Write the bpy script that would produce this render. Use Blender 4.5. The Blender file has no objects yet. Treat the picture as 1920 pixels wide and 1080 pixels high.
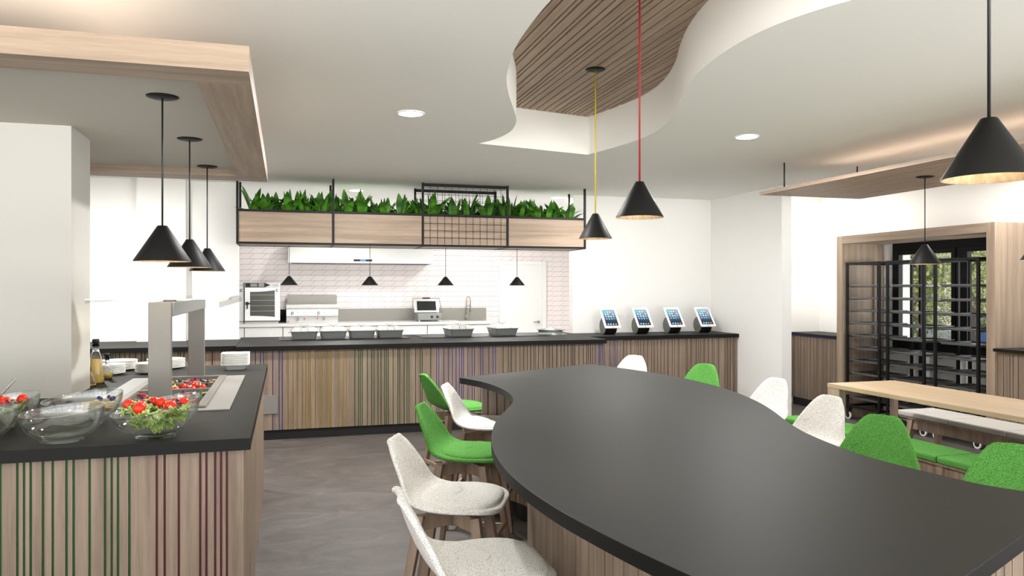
import bpy, math, random
from mathutils import Vector, Matrix, noise
random.seed(7)
R = math.radians
PI = math.pi
SC = bpy.context.scene
COL = SC.collection

# ---------------------------------------------------------------- camera, world, lights, exposure
YAW = math.atan(425 / 1440.0)
cam_d = bpy.data.cameras.new('camera')
cam = bpy.data.objects.new('camera', cam_d)
COL.objects.link(cam)
cam_d.sensor_width = 36.0
cam_d.lens = 27.0
cam_d.clip_start = 0.05
cam_d.clip_end = 300
cam.location = (0, 0, 1.5)
cam.rotation_euler = (PI / 2, 0, -YAW)
SC.camera = cam

SC.view_settings.view_transform = 'Standard'
SC.view_settings.look = 'None'
SC.view_settings.gamma = 1.0
SC.view_settings.use_curve_mapping = False
SC.view_settings.exposure = 0.0

world = bpy.data.worlds.new('world')
SC.world = world
world.use_nodes = True
wn = world.node_tree.nodes
bg = wn['Background']
# overcast sky above, a brighter glow added below the horizon to light the ceiling
_tc = wn.new('ShaderNodeTexCoord'); _sp = wn.new('ShaderNodeSeparateXYZ'); _cr = wn.new('ShaderNodeValToRGB')
world.node_tree.links.new(_tc.outputs['Generated'], _sp.inputs[0])
_ma = wn.new('ShaderNodeMath'); _ma.operation = 'MULTIPLY_ADD'; _ma.inputs[1].default_value = 0.5; _ma.inputs[2].default_value = 0.5
world.node_tree.links.new(_sp.outputs['Z'], _ma.inputs[0]); world.node_tree.links.new(_ma.outputs[0], _cr.inputs[0])
_cr.color_ramp.elements[0].position = 0.47; _cr.color_ramp.elements[0].color = (1.0, 0.985, 0.96, 1)
_cr.color_ramp.elements[1].position = 0.50; _cr.color_ramp.elements[1].color = (0.28, 0.29, 0.30, 1)
world.node_tree.links.new(_cr.outputs[0], bg.inputs[0])
bg.inputs[1].default_value = 10.0

def area(name, loc, size, power, color=(1, 1, 1), rot=(0, 0, 0), shape='DISK', sy=None, spread=180):
    l = bpy.data.lights.new(name, 'AREA')
    l.shape = shape
    l.size = size
    if sy:
        l.size_y = sy
    l.energy = power
    l.color = color
    l.spread = R(spread)
    o = bpy.data.objects.new(name, l)
    o.location = loc
    o.rotation_euler = rot
    COL.objects.link(o)
    return o

CZ = 2.67
DL = [(0.804, 5.118), (3.418, 5.177), (0.811, 9.32), (3.36, 9.32), (0.81, 11.6), (3.36, 11.6), (0.81, 12.7), (3.36, 12.7),
      (-1.81, 7.2), (6.05, 5.2), (6.1, 7.9), (3.45, 7.6), (0.80, 7.2)]
for (x, y) in DL:
    area('downlight_lamp', (x, y, CZ - 0.03), 0.15, (28 if y > 9 else (26 if x > 6 else (105 if x < 0 else (34 if y > 7 else (64 if x > 3 else 88))))), (1.0, 0.985, 0.97))  # first four have modelled fittings; the rest are added fill lamps

# ---------------------------------------------------------------- materials
def srgb(r, g, b):
    f = lambda c: (c / 255 / 12.92) if c / 255 <= 0.04045 else ((c / 255 + 0.055) / 1.055) ** 2.4
    return (f(r), f(g), f(b), 1)

def base(name):
    m = bpy.data.materials.new(name)
    m.use_nodes = True
    nt = m.node_tree
    return m, nt, nt.nodes['Principled BSDF']

def plain(name, col, rough=0.5, metal=0.0, spec=0.5, bump=0, bscale=200, var=0.04):
    m, nt, b = base(name)
    b.inputs['Roughness'].default_value = rough
    b.inputs['Metallic'].default_value = metal
    b.inputs['Specular IOR Level'].default_value = spec
    tc = nt.nodes.new('ShaderNodeTexCoord')
    no = nt.nodes.new('ShaderNodeTexNoise')
    no.inputs['Scale'].default_value = bscale * 0.1
    nt.links.new(tc.outputs['Object'], no.inputs['Vector'])
    mx = nt.nodes.new('ShaderNodeMix')
    mx.data_type = 'RGBA'
    mx.inputs[6].default_value = tuple(c * (1 - var) for c in col[:3]) + (1,)
    mx.inputs[7].default_value = tuple(min(1, c * (1 + var)) for c in col[:3]) + (1,)
    nt.links.new(no.outputs[0], mx.inputs[0])
    nt.links.new(mx.outputs[2], b.inputs['Base Color'])
    if bump:
        n2 = nt.nodes.new('ShaderNodeTexNoise')
        n2.inputs['Scale'].default_value = bscale
        nt.links.new(tc.outputs['Object'], n2.inputs['Vector'])
        bp = nt.nodes.new('ShaderNodeBump')
        bp.inputs['Strength'].default_value = bump
        bp.inputs['Distance'].default_value = 0.002
        nt.links.new(n2.outputs[0], bp.inputs['Height'])
        nt.links.new(bp.outputs[0], b.inputs['Normal'])
    return m

def wood(name, light, dark, axis='z', rough=0.5, scale=1.0):
    m, nt, b = base(name)
    b.inputs['Roughness'].default_value = rough
    b.inputs['Specular IOR Level'].default_value = 0.3
    tc = nt.nodes.new('ShaderNodeTexCoord')
    mp = nt.nodes.new('ShaderNodeMapping')
    s = [22 * scale, 22 * scale, 22 * scale]
    s['xyz'.index(axis)] = 0.9 * scale
    mp.inputs['Scale'].default_value = s
    nt.links.new(tc.outputs['Object'], mp.inputs[0])
    n1 = nt.nodes.new('ShaderNodeTexNoise')
    n1.inputs['Scale'].default_value = 1.0
    n1.inputs['Detail'].default_value = 6
    n1.inputs['Distortion'].default_value = 0.4
    nt.links.new(mp.outputs[0], n1.inputs['Vector'])
    mp2 = nt.nodes.new('ShaderNodeMapping')
    mp2.inputs['Scale'].default_value = [v * 9 for v in s]
    nt.links.new(tc.outputs['Object'], mp2.inputs[0])
    n2 = nt.nodes.new('ShaderNodeTexNoise')
    n2.inputs['Scale'].default_value = 1.0
    n2.inputs['Detail'].default_value = 3
    nt.links.new(mp2.outputs[0], n2.inputs['Vector'])
    cr = nt.nodes.new('ShaderNodeValToRGB')
    cr.color_ramp.elements[0].position = 0.32
    cr.color_ramp.elements[0].color = dark
    cr.color_ramp.elements[1].position = 0.68
    cr.color_ramp.elements[1].color = light
    ad = nt.nodes.new('ShaderNodeMath')
    ad.operation = 'MULTIPLY_ADD'
    ad.inputs[1].default_value = 0.35
    nt.links.new(n2.outputs[0], ad.inputs[0])
    sub = nt.nodes.new('ShaderNodeMath')
    sub.operation = 'SUBTRACT'
    sub.inputs[1].default_value = 0.175
    nt.links.new(n1.outputs[0], sub.inputs[0])
    nt.links.new(sub.outputs[0], ad.inputs[2])
    nt.links.new(ad.outputs[0], cr.inputs[0])
    nt.links.new(cr.outputs[0], b.inputs['Base Color'])
    return m

def speckle(name, col, dots, amount=0.42, scale=420, rough=0.95, bump=0.5):
    m, nt, b = base(name)
    b.inputs['Roughness'].default_value = rough
    b.inputs['Specular IOR Level'].default_value = 0.1
    tc = nt.nodes.new('ShaderNodeTexCoord')
    no = nt.nodes.new('ShaderNodeTexNoise')
    no.inputs['Scale'].default_value = scale
    no.inputs['Detail'].default_value = 1
    nt.links.new(tc.outputs['Object'], no.inputs['Vector'])
    cr = nt.nodes.new('ShaderNodeValToRGB')
    cr.color_ramp.elements[0].position = amount - 0.05
    cr.color_ramp.elements[0].color = dots
    cr.color_ramp.elements[1].position = amount + 0.05
    cr.color_ramp.elements[1].color = col
    nt.links.new(no.outputs[0], cr.inputs[0])
    nt.links.new(cr.outputs[0], b.inputs['Base Color'])
    bp = nt.nodes.new('ShaderNodeBump')
    bp.inputs['Strength'].default_value = bump
    bp.inputs['Distance'].default_value = 0.002
    nt.links.new(no.outputs[0], bp.inputs['Height'])
    nt.links.new(bp.outputs[0], b.inputs['Normal'])
    return m

def emit(name, col, strength):
    m, nt, b = base(name)
    b.inputs['Base Color'].default_value = col
    b.inputs['Emission Color'].default_value = col
    b.inputs['Emission Strength'].default_value = strength
    return m

def glass(name, col=(0.97, 0.99, 0.98, 1), rough=0.0, ior=1.45):
    m, nt, b = base(name)
    b.inputs['Base Color'].default_value = col
    b.inputs['Roughness'].default_value = rough
    b.inputs['IOR'].default_value = ior
    b.inputs['Transmission Weight'].default_value = 1.0
    return m

def thin_glass(name, tint=(0.96, 0.98, 0.98, 1), refl=0.08):
    m, nt, b = base(name)
    nt.nodes.remove(b)
    tr = nt.nodes.new('ShaderNodeBsdfTransparent')
    tr.inputs[0].default_value = tint
    gl = nt.nodes.new('ShaderNodeBsdfGlossy')
    gl.inputs['Roughness'].default_value = 0.02
    mx = nt.nodes.new('ShaderNodeMixShader')
    lw = nt.nodes.new('ShaderNodeLayerWeight')
    lw.inputs[0].default_value = 0.5
    pw = nt.nodes.new('ShaderNodeMath'); pw.operation = 'POWER'; pw.inputs[1].default_value = 3.0
    ml = nt.nodes.new('ShaderNodeMath'); ml.operation = 'MULTIPLY_ADD'; ml.inputs[1].default_value = 0.7; ml.inputs[2].default_value = refl
    nt.links.new(lw.outputs['Facing'], pw.inputs[0]); nt.links.new(pw.outputs[0], ml.inputs[0])
    nt.links.new(ml.outputs[0], mx.inputs[0])
    nt.links.new(tr.outputs[0], mx.inputs[1])
    nt.links.new(gl.outputs[0], mx.inputs[2])
    nt.links.new(mx.outputs[0], nt.nodes['Material Output'].inputs[0])
    return m

def tile_mat():
    m, nt, b = base('pink_white_slanted_tile')
    b.inputs['Roughness'].default_value = 0.35
    tc = nt.nodes.new('ShaderNodeTexCoord')
    sp = nt.nodes.new('ShaderNodeSeparateXYZ')
    nt.links.new(tc.outputs['Object'], sp.inputs[0])
    def M(op, a, bb=None, c=None):
        n = nt.nodes.new('ShaderNodeMath')
        n.operation = op
        for i, v in enumerate((a, bb, c)):
            if v is None:
                continue
            if isinstance(v, (int, float)):
                n.inputs[i].default_value = v
            else:
                nt.links.new(v, n.inputs[i])
        return n.outputs[0]
    h = 0.0957
    w = 0.207
    zz = M('DIVIDE', sp.outputs['Z'], h)
    fr = M('FRACT', zz)
    fl = M('FLOOR', zz)
    sx = M('SUBTRACT', sp.outputs['X'], M('MULTIPLY', fr, h * 1.0))
    fx = M('FRACT', M('DIVIDE', sx, w))
    g1 = M('LESS_THAN', fx, 0.022)
    g2 = M('LESS_THAN', fr, 0.045)
    g = M('MAXIMUM', g1, g2)
    mx = nt.nodes.new('ShaderNodeMix')
    mx.data_type = 'RGBA'
    mx.inputs[6].default_value = srgb(242, 233, 232)
    mx.inputs[7].default_value = srgb(150, 130, 128)
    nt.links.new(g, mx.inputs[0])
    nt.links.new(mx.outputs[2], b.inputs['Base Color'])
    return m

def floor_mat():
    m, nt, b = base('brushed_concrete_floor')
    b.inputs['Roughness'].default_value = 0.55
    tc = nt.nodes.new('ShaderNodeTexCoord')
    mp = nt.nodes.new('ShaderNodeMapping')
    mp.inputs['Scale'].default_value = (1.2, 2.0, 1)
    mp.inputs['Rotation'].default_value = (0, 0, 0.35)
    nt.links.new(tc.outputs['Object'], mp.inputs[0])
    n1 = nt.nodes.new('ShaderNodeTexNoise')
    n1.inputs['Scale'].default_value = 2.2
    n1.inputs['Detail'].default_value = 8
    n1.inputs['Roughness'].default_value = 0.7
    n1.inputs['Distortion'].default_value = 1.2
    nt.links.new(mp.outputs[0], n1.inputs['Vector'])
    cr = nt.nodes.new('ShaderNodeValToRGB')
    e = cr.color_ramp.elements
    e[0].position = 0.3
    e[0].color = srgb(60, 57, 55)
    e[1].position = 0.75
    e[1].color = srgb(98, 93, 90)
    x = e.new(0.5)
    x.color = srgb(78, 72, 68)
    nt.links.new(n1.outputs[0], cr.inputs[0])
    n2 = nt.nodes.new('ShaderNodeTexNoise')
    n2.inputs['Scale'].default_value = 22
    n2.inputs['Detail'].default_value = 10
    n2.inputs['Roughness'].default_value = 0.75
    nt.links.new(mp.outputs[0], n2.inputs['Vector'])
    c2 = nt.nodes.new('ShaderNodeValToRGB')
    c2.color_ramp.elements[0].position = 0.58
    c2.color_ramp.elements[0].color = (0, 0, 0, 1)
    c2.color_ramp.elements[1].position = 0.75
    c2.color_ramp.elements[1].color = (0.7, 0.7, 0.7, 1)
    nt.links.new(n2.outputs[0], c2.inputs[0])
    mx = nt.nodes.new('ShaderNodeMix')
    mx.data_type = 'RGBA'
    nt.links.new(c2.outputs[0], mx.inputs[0])
    nt.links.new(cr.outputs[0], mx.inputs[6])
    mx.inputs[7].default_value = srgb(126, 123, 121)
    nt.links.new(mx.outputs[2], b.inputs['Base Color'])
    return m

def leaf_mat(name, dark, light, scale=14):
    m, nt, b = base(name)
    b.inputs['Roughness'].default_value = 0.5
    tc = nt.nodes.new('ShaderNodeTexCoord')
    no = nt.nodes.new('ShaderNodeTexNoise')
    no.inputs['Scale'].default_value = scale
    nt.links.new(tc.outputs['Object'], no.inputs['Vector'])
    cr = nt.nodes.new('ShaderNodeValToRGB')
    cr.color_ramp.elements[0].position = 0.35
    cr.color_ramp.elements[0].color = dark
    cr.color_ramp.elements[1].position = 0.65
    cr.color_ramp.elements[1].color = light
    nt.links.new(no.outputs[0], cr.inputs[0])
    nt.links.new(cr.outputs[0], b.inputs['Base Color'])
    return m

def screen_mat():
    m, nt, b = base('tablet_wallpaper')
    b.inputs['Base Color'].default_value = (0.01, 0.01, 0.01, 1)
    b.inputs['Roughness'].default_value = 0.3
    tc = nt.nodes.new('ShaderNodeTexCoord')
    sp = nt.nodes.new('ShaderNodeSeparateXYZ')
    nt.links.new(tc.outputs['Generated'], sp.inputs[0])
    cr = nt.nodes.new('ShaderNodeValToRGB')
    e = cr.color_ramp.elements
    e[0].position = 0.0
    e[0].color = srgb(0, 2, 10)
    e[1].position = 1.0
    e[1].color = srgb(150, 200, 225)
    for p, c in ((0.15, srgb(2, 12, 30)), (0.35, srgb(10, 70, 110)), (0.6, srgb(60, 140, 180))):
        x = e.new(p)
        x.color = c
    nt.links.new(sp.outputs['Z'], cr.inputs[0])
    nt.links.new(cr.outputs[0], b.inputs['Emission Color'])
    b.inputs['Emission Strength'].default_value = 0.95
    return m

OAK_L, OAK_D = srgb(170, 150, 130), srgb(139, 121, 104)
M = dict(
    wall=plain('white_wall_paint', srgb(240, 239, 235), 0.8, var=0.005),
    ceil=plain('off_white_ceiling_paint', srgb(240, 238, 231), 0.85, var=0.005),
    kceil=plain('kitchen_ceiling_paint', srgb(240, 240, 238), 0.85, var=0.005),
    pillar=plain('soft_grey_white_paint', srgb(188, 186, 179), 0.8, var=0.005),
    raftgrey=plain('warm_grey_panel_paint', srgb(186, 182, 172), 0.8, var=0.005),
    floor=floor_mat(),
    kfloor=plain('white_kitchen_floor_tile', srgb(236, 236, 234), 0.4, var=0.01),  # unseen floor, made white to bounce light onto the kitchen ceiling
    led=emit('warm_led_strip', (1.0, 0.86, 0.70, 1), 8.0),  # glow of the unseen strips added on the raft top
    oak_z=wood('oak_vertical', OAK_L, OAK_D, 'z'),
    oak_x=wood('oak_along_x', OAK_L, OAK_D, 'x'),
    oak_y=wood('oak_along_y', OAK_L, OAK_D, 'y'),
    slat=wood('oak_slat', srgb(147, 129, 112), srgb(117, 101, 87), 'z'),
    slat_y=wood('oak_ceiling_slat', srgb(186, 163, 142), srgb(156, 134, 115), 'y'),
    table=wood('pale_oak_tabletop', srgb(184, 162, 132), srgb(160, 139, 112), 'y', 0.4),
    leg=wood('stool_leg_oak', srgb(158, 136, 117), srgb(126, 107, 92), 'z', 0.5),
    lining=wood('shade_lining_oak', srgb(240, 214, 178), srgb(205, 172, 132), 'z', 0.6, 2.0),
    top=plain('charcoal_worktop', srgb(50, 50, 48), 0.5, 0, 0.055, 0, 60, 0.03),
    edge_black=plain('black_edge_laminate', srgb(22, 22, 21), 0.5, 0, 0.15),
    black=plain('black_steel', srgb(22, 22, 22), 0.5, 0, 0.2),
    kick=plain('black_plinth', srgb(22, 22, 22), 0.6),
    rod=plain('black_rod', srgb(20, 20, 20), 0.5),
    shade=plain('black_lamp_shade', srgb(25, 25, 24), 0.5, 0, 0.18),
    glossblack=plain('black_ceramic_glass', srgb(10, 10, 10), 0.3, 0, 0.15),
    steel=plain('brushed_steel', srgb(160, 157, 150), 0.5, 0.6, 0.5, 0.05, 300),
    gsteel=plain('dark_brushed_steel', srgb(122, 119, 113), 0.5, 0.35, 0.4, 0.05, 300),
    gsteel2=plain('mid_brushed_steel', srgb(140, 139, 136), 0.5, 0.35, 0.4),
    steelp=plain('satin_grey_steel', srgb(150, 148, 143), 0.45, 0.6),
    white_steel=plain('white_enamel_steel', srgb(208, 208, 205), 0.35),
    panwhite=plain('pale_lid_steel', srgb(205, 206, 202), 0.3, 0.5),
    pangrey=plain('grey_pan_steel', srgb(150, 153, 148), 0.35, 0.55),
    white_door=plain('white_painted_door', srgb(236, 236, 234), 0.5),
    cab=plain('white_laminate', srgb(214, 214, 211), 0.45),
    gap=plain('shadow_gap_grey', srgb(80, 80, 78), 0.7),
    porcelain=plain('white_porcelain', srgb(236, 235, 230), 0.25),
    white_fab=speckle('white_speckled_wool', srgb(232, 230, 225), srgb(122, 118, 110), 0.41, 430),
    grey_fab=speckle('grey_wool', srgb(184, 182, 177), srgb(150, 148, 143), 0.45, 400),
    green_fab=speckle('green_wool', srgb(96, 156, 76), srgb(40, 94, 32), 0.45, 430),
    plastic=plain('white_plastic', srgb(240, 240, 240), 0.3),
    capgrey=plain('grey_drum_side', srgb(104, 105, 99), 0.5),
    rubber=plain('rubber_black', srgb(20, 20, 20), 0.7),
    wheel=plain('caster_wheel_white', srgb(225, 222, 215), 0.4),
    red=plain('red_button', srgb(225, 50, 40), 0.4),
    green_paint=plain('green_inlay', srgb(22, 78, 26), 0.6),
    red_paint=plain('dark_red_inlay', srgb(84, 8, 28), 0.6),
    brown_paint=plain('dark_brown_inlay', srgb(56, 42, 38), 0.6),
    blue_paint=plain('blue_inlay', srgb(52, 62, 158), 0.6),
    yellow_paint=plain('yellow_inlay', srgb(160, 132, 30), 0.6),
    yellow_cord=plain('yellow_cord', srgb(190, 168, 14), 0.6),
    red_cord=plain('red_cord', srgb(146, 12, 20), 0.6),
    glass=glass('clear_glass'),
    pane=thin_glass('window_pane', (0.85, 0.87, 0.87, 1), 0.03),
    bowl=thin_glass('bowl_glass', (0.96, 0.98, 0.97, 1), 0.15),
    guard=thin_glass('sneeze_guard_glass', (0.95, 0.97, 0.97, 1)),
    edge=plain('glass_edge', srgb(228, 228, 224), 0.2),
    tile=tile_mat(),
    bulb=emit('warm_bulb', (1.0, 0.86, 0.66, 1), 4.0),
    dlight=emit('downlight_diffuser', (1.0, 0.98, 0.95, 1), 6.0),
    traydark=plain('tray_inner_steel', srgb(84, 84, 83), 0.4, 0.4),
    tray=plain('dark_tray_steel', srgb(150, 148, 146), 0.32, 0.6),
    tomato=plain('tomato_skin', srgb(226, 44, 12), 0.3),
    lettuce=leaf_mat('lettuce_leaf', srgb(126, 160, 62), srgb(214, 228, 146), 60),
    herb=leaf_mat('dark_green_leaf_veg', srgb(22, 80, 22), srgb(52, 130, 40), 60),
    onion=plain('red_onion', srgb(140, 60, 120), 0.4),
    olive=plain('purple_bean', srgb(70, 12, 40), 0.3),
    berry=plain('blueberry_skin', srgb(46, 22, 112), 0.4),
    radish=plain('radish_red', srgb(220, 36, 62), 0.4),
    stick=plain('cream_vegetable_stick', srgb(232, 210, 156), 0.5),
    whiteveg=plain('white_radish_flesh', srgb(236, 228, 228), 0.4),
    dressing=plain('mustard_dressing', srgb(250, 206, 100), 0.35),
    orange=plain('orange_dressing', srgb(222, 140, 80), 0.35),
    plant=leaf_mat('planter_leaf', srgb(28, 76, 10), srgb(96, 160, 42), 7),
    soil=plain('planter_soil', srgb(50, 40, 30), 0.9),
    screen=screen_mat(),
    display=emit('blue_display', srgb(70, 110, 240), 1.2),
    ovenglass=plain('oven_glass', srgb(74, 73, 68), 0.2),
    tree=leaf_mat('street_tree_leaf', srgb(62, 88, 48), srgb(168, 166, 96), 3),
    bark=plain('tree_bark', srgb(84, 72, 62), 0.9),
    asphalt=plain('asphalt', srgb(120, 120, 120), 0.9),
    house=plain('pale_house_wall', srgb(214, 202, 184), 0.8),
    carblue=plain('blue_car_paint', srgb(60, 92, 140), 0.25),
    cargrey=plain('silver_car_paint', srgb(150, 152, 156), 0.25),
    carglass=plain('car_glass', srgb(40, 48, 56), 0.1),
)

# ---------------------------------------------------------------- mesh helpers
class MB:
    def __init__(s):
        s.v = []; s.f = []; s.mi = []; s.smooth = []
        s.cur = 0
    def add(s, vs, fs, sm=False):
        o = len(s.v)
        s.v += [tuple(v) for v in vs]
        for f in fs:
            s.f.append(tuple(i + o for i in f)); s.mi.append(s.cur); s.smooth.append(sm)
        return s
    def box(s, x0, x1, y0, y1, z0, z1):
        if x0 > x1: x0, x1 = x1, x0
        if y0 > y1: y0, y1 = y1, y0
        if z0 > z1: z0, z1 = z1, z0
        return s.add([(x0, y0, z0), (x1, y0, z0), (x1, y1, z0), (x0, y1, z0), (x0, y0, z1), (x1, y0, z1), (x1, y1, z1), (x0, y1, z1)],
                     [(0, 3, 2, 1), (4, 5, 6, 7), (0, 1, 5, 4), (1, 2, 6, 5), (2, 3, 7, 6), (3, 0, 4, 7)])
    def prism(s, poly, z0, z1, sm=False):
        n = len(poly)
        a = sum(poly[i][0] * poly[(i + 1) % n][1] - poly[(i + 1) % n][0] * poly[i][1] for i in range(n))
        if a < 0: poly = poly[::-1]
        s.add([(x, y, z0) for x, y in poly] + [(x, y, z1) for x, y in poly], [tuple(range(n))[::-1], tuple(range(n, 2 * n))])
        o = len(s.v) - 2 * n
        for i in range(n):
            j = (i + 1) % n
            s.f.append((o + i, o + j, o + n + j, o + n + i)); s.mi.append(s.cur); s.smooth.append(sm)
        return s
    def tube(s, pts, r, n=10, caps=True, sm=True):
        pts = [Vector(p) for p in pts]
        rs = r if isinstance(r, (list, tuple)) else [r] * len(pts)
        vs = []
        up0 = None
        for i, p in enumerate(pts):
            d = (pts[min(i + 1, len(pts) - 1)] - pts[max(i - 1, 0)]).normalized()
            if up0 is None:
                up0 = Vector((0, 0, 1)) if abs(d.z) < 0.9 else Vector((1, 0, 0))
            a = d.cross(up0).normalized(); b = a.cross(d).normalized()
            up0 = b
            for k in range(n):
                t = 2 * PI * k / n
                vs.append(p + (a * math.cos(t) + b * math.sin(t)) * rs[i])
        fs = []
        for i in range(len(pts) - 1):
            for k in range(n):
                k2 = (k + 1) % n
                fs.append((i * n + k, i * n + k2, (i + 1) * n + k2, (i + 1) * n + k))
        s.add(vs, fs, sm)
        if caps:
            o = len(s.v) - len(vs)
            s.f.append(tuple(o + k for k in range(n))[::-1]); s.mi.append(s.cur); s.smooth.append(False)
            e = o + (len(pts) - 1) * n
            s.f.append(tuple(e + k for k in range(n))); s.mi.append(s.cur); s.smooth.append(False)
        return s
    def beam(s, p0, p1, w0, h0, w1=None, h1=None, ref=(0, 0, 1)):
        w1 = w0 if w1 is None else w1; h1 = h0 if h1 is None else h1
        p0 = Vector(p0); p1 = Vector(p1); d = (p1 - p0).normalized()
        a = d.cross(Vector(ref)).normalized(); b = a.cross(d).normalized()
        vs = []
        for p, w, h in ((p0, w0, h0), (p1, w1, h1)):
            for sx, sy in ((-1, -1), (1, -1), (1, 1), (-1, 1)):
                vs.append(p + a * sx * w / 2 + b * sy * h / 2)
        return s.add(vs, [(0, 1, 2, 3), (7, 6, 5, 4), (0, 4, 5, 1), (1, 5, 6, 2), (2, 6, 7, 3), (3, 7, 4, 0)])
    def lathe(s, prof, n=32, c=(0, 0, 0), sx=1, sy=1, warp=None):
        vs = []
        for (r, z) in prof:
            for k in range(n):
                t = 2 * PI * k / n
                x, y = r * math.cos(t) * sx, r * math.sin(t) * sy
                zz = z + (warp(x, y, z) if warp else 0)
                vs.append((c[0] + x, c[1] + y, c[2] + zz))
        fs = []
        for i in range(len(prof) - 1):
            for k in range(n):
                k2 = (k + 1) % n
                fs.append((i * n + k, i * n + k2, (i + 1) * n + k2, (i + 1) * n + k))
        return s.add(vs, fs, True)
    def disc(s, r, z, n=32, c=(0, 0, 0), flip=False):
        vs = [(c[0] + r * math.cos(2 * PI * k / n), c[1] + r * math.sin(2 * PI * k / n), c[2] + z) for k in range(n)]
        return s.add(vs, [tuple(range(n))[::-1] if flip else tuple(range(n))])
    def grid(s, rows, sm=True, close=False):
        n = len(rows[0]); vs = [p for r in rows for p in r]; fs = []
        for i in range(len(rows) - 1):
            for k in range(n if close else n - 1):
                k2 = (k + 1) % n
                fs.append((i * n + k, i * n + k2, (i + 1) * n + k2, (i + 1) * n + k))
        return s.add(vs, fs, sm)
    def build(s, name, mats, parent=None, world=True, loc=None, bevel=0, sub=0, solid=0, label=None):
        me = bpy.data.meshes.new(name)
        vs = s.v
        if parent is not None and world:
            L = parent.get('_l', None)
            off = Vector(L) if L is not None else Vector((0, 0, 0))
            vs = [tuple(Vector(v) - off) for v in vs]
        me.from_pydata(vs, [], s.f)
        if not isinstance(mats, (list, tuple)): mats = [mats]
        for m in mats: me.materials.append(m)
        for p, a, b in zip(me.polygons, s.mi, s.smooth):
            p.material_index = a; p.use_smooth = b
        me.update()
        if name in ('worktop', 'bar_top'):
            me.materials.append(M['edge_black'])
            for p in me.polygons:
                if abs(p.normal.z) < 0.5: p.material_index = 1  # side faces take a darker black than the top
        o = bpy.data.objects.new(name, me)
        COL.objects.link(o)
        if parent is not None: o.parent = parent
        if loc is not None: o.location = loc
        if parent is not None and parent.get('_l') is not None:
            l = Vector(parent['_l']) + (Vector(loc) if loc is not None else Vector((0, 0, 0)))
            o['_l'] = list(l)
        if solid:
            m = o.modifiers.new('solid', 'SOLIDIFY'); m.thickness = solid; m.offset = 0
        if bevel:
            m = o.modifiers.new('bevel', 'BEVEL'); m.width = bevel; m.segments = 2; m.limit_method = 'ANGLE'
        if sub:
            m = o.modifiers.new('sub', 'SUBSURF'); m.levels = sub; m.render_levels = sub
        if label: o['label'] = label
        return o

def thing(name, label, cat, loc=(0, 0, 0), rz=0, group=None):
    o = bpy.data.objects.new(name, None)
    o.empty_display_size = 0.1
    COL.objects.link(o)
    o.location = loc
    o.rotation_euler = (0, 0, rz)
    o['_l'] = list(loc)
    o['label'] = label; o['category'] = cat
    if group: o['group'] = group
    return o

def tag(o, label, cat, group=None, kind=None):
    o['label'] = label; o['category'] = cat
    if group: o['group'] = group
    if kind: o['kind'] = kind
    return o

def struct(o):
    o['kind'] = 'structure'
    return o

CH = {}
def dup(root, loc, rz=None, label=None, group=None):
    def kids(o): return [c for c in bpy.data.objects if c.parent == o]
    r = root.copy(); COL.objects.link(r); r.location = loc
    if rz is not None: r.rotation_euler = (0, 0, rz)
    if label: r['label'] = label
    if group: r['group'] = group
    for ch in kids(root):
        c = ch.copy(); COL.objects.link(c); c.parent = r
        for g in kids(ch):
            d = g.copy(); COL.objects.link(d); d.parent = c
    return r

def B(name, mat, x0, x1, y0, y1, z0, z1, parent=None, bevel=0):
    return MB().box(x0, x1, y0, y1, z0, z1).build(name, mat, parent, bevel=bevel)

def catmull(pts, n=6):
    out = []
    for i in range(len(pts) - 1):
        p0 = Vector(pts[max(i - 1, 0)]); p1 = Vector(pts[i]); p2 = Vector(pts[i + 1]); p3 = Vector(pts[min(i + 2, len(pts) - 1)])
        for k in range(n):
            t = k / n
            q = 0.5 * ((2 * p1) + (-p0 + p2) * t + (2 * p0 - 5 * p1 + 4 * p2 - p3) * t * t + (-p0 + 3 * p1 - 3 * p2 + p3) * t ** 3)
            out.append(tuple(q))
    out.append(tuple(pts[-1]))
    return out

# ---------------------------------------------------------------- room shell
struct(B('floor', M['floor'], -5.2, 6.9, -2.5, 9.1, -0.1, 0.0))
struct(B('floor', M['kfloor'], -2.3, 6.9, 9.1, 14.3, -0.1, 0.0))
# tray outline in the ceiling
trayL = catmull([(1.503, 6.038), (1.575, 5.85), (1.612, 5.60), (1.600, 5.38), (1.543, 5.12), (1.427, 4.80), (1.30, 4.47), (1.194, 4.152), (1.122, 3.851),
                 (1.07, 3.55), (1.045, 3.25), (1.035, 2.95), (1.04, 2.6), (1.07, 2.2), (1.14, 1.75), (1.25, 1.2)])
trayR = catmull([(2.75, 1.95), (2.52, 2.2), (2.32, 2.42), (2.18, 2.66), (2.10, 2.90), (2.075, 3.14), (2.095, 3.42), (2.15, 3.71), (2.23, 3.98), (2.34, 4.26), (2.48, 4.58),
                 (2.59, 4.90), (2.655, 5.20), (2.67, 5.50), (2.63, 5.85), (2.545, 6.275)])
tray = trayL + trayR          # counter-clockwise: down the left side, back up the right side

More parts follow.
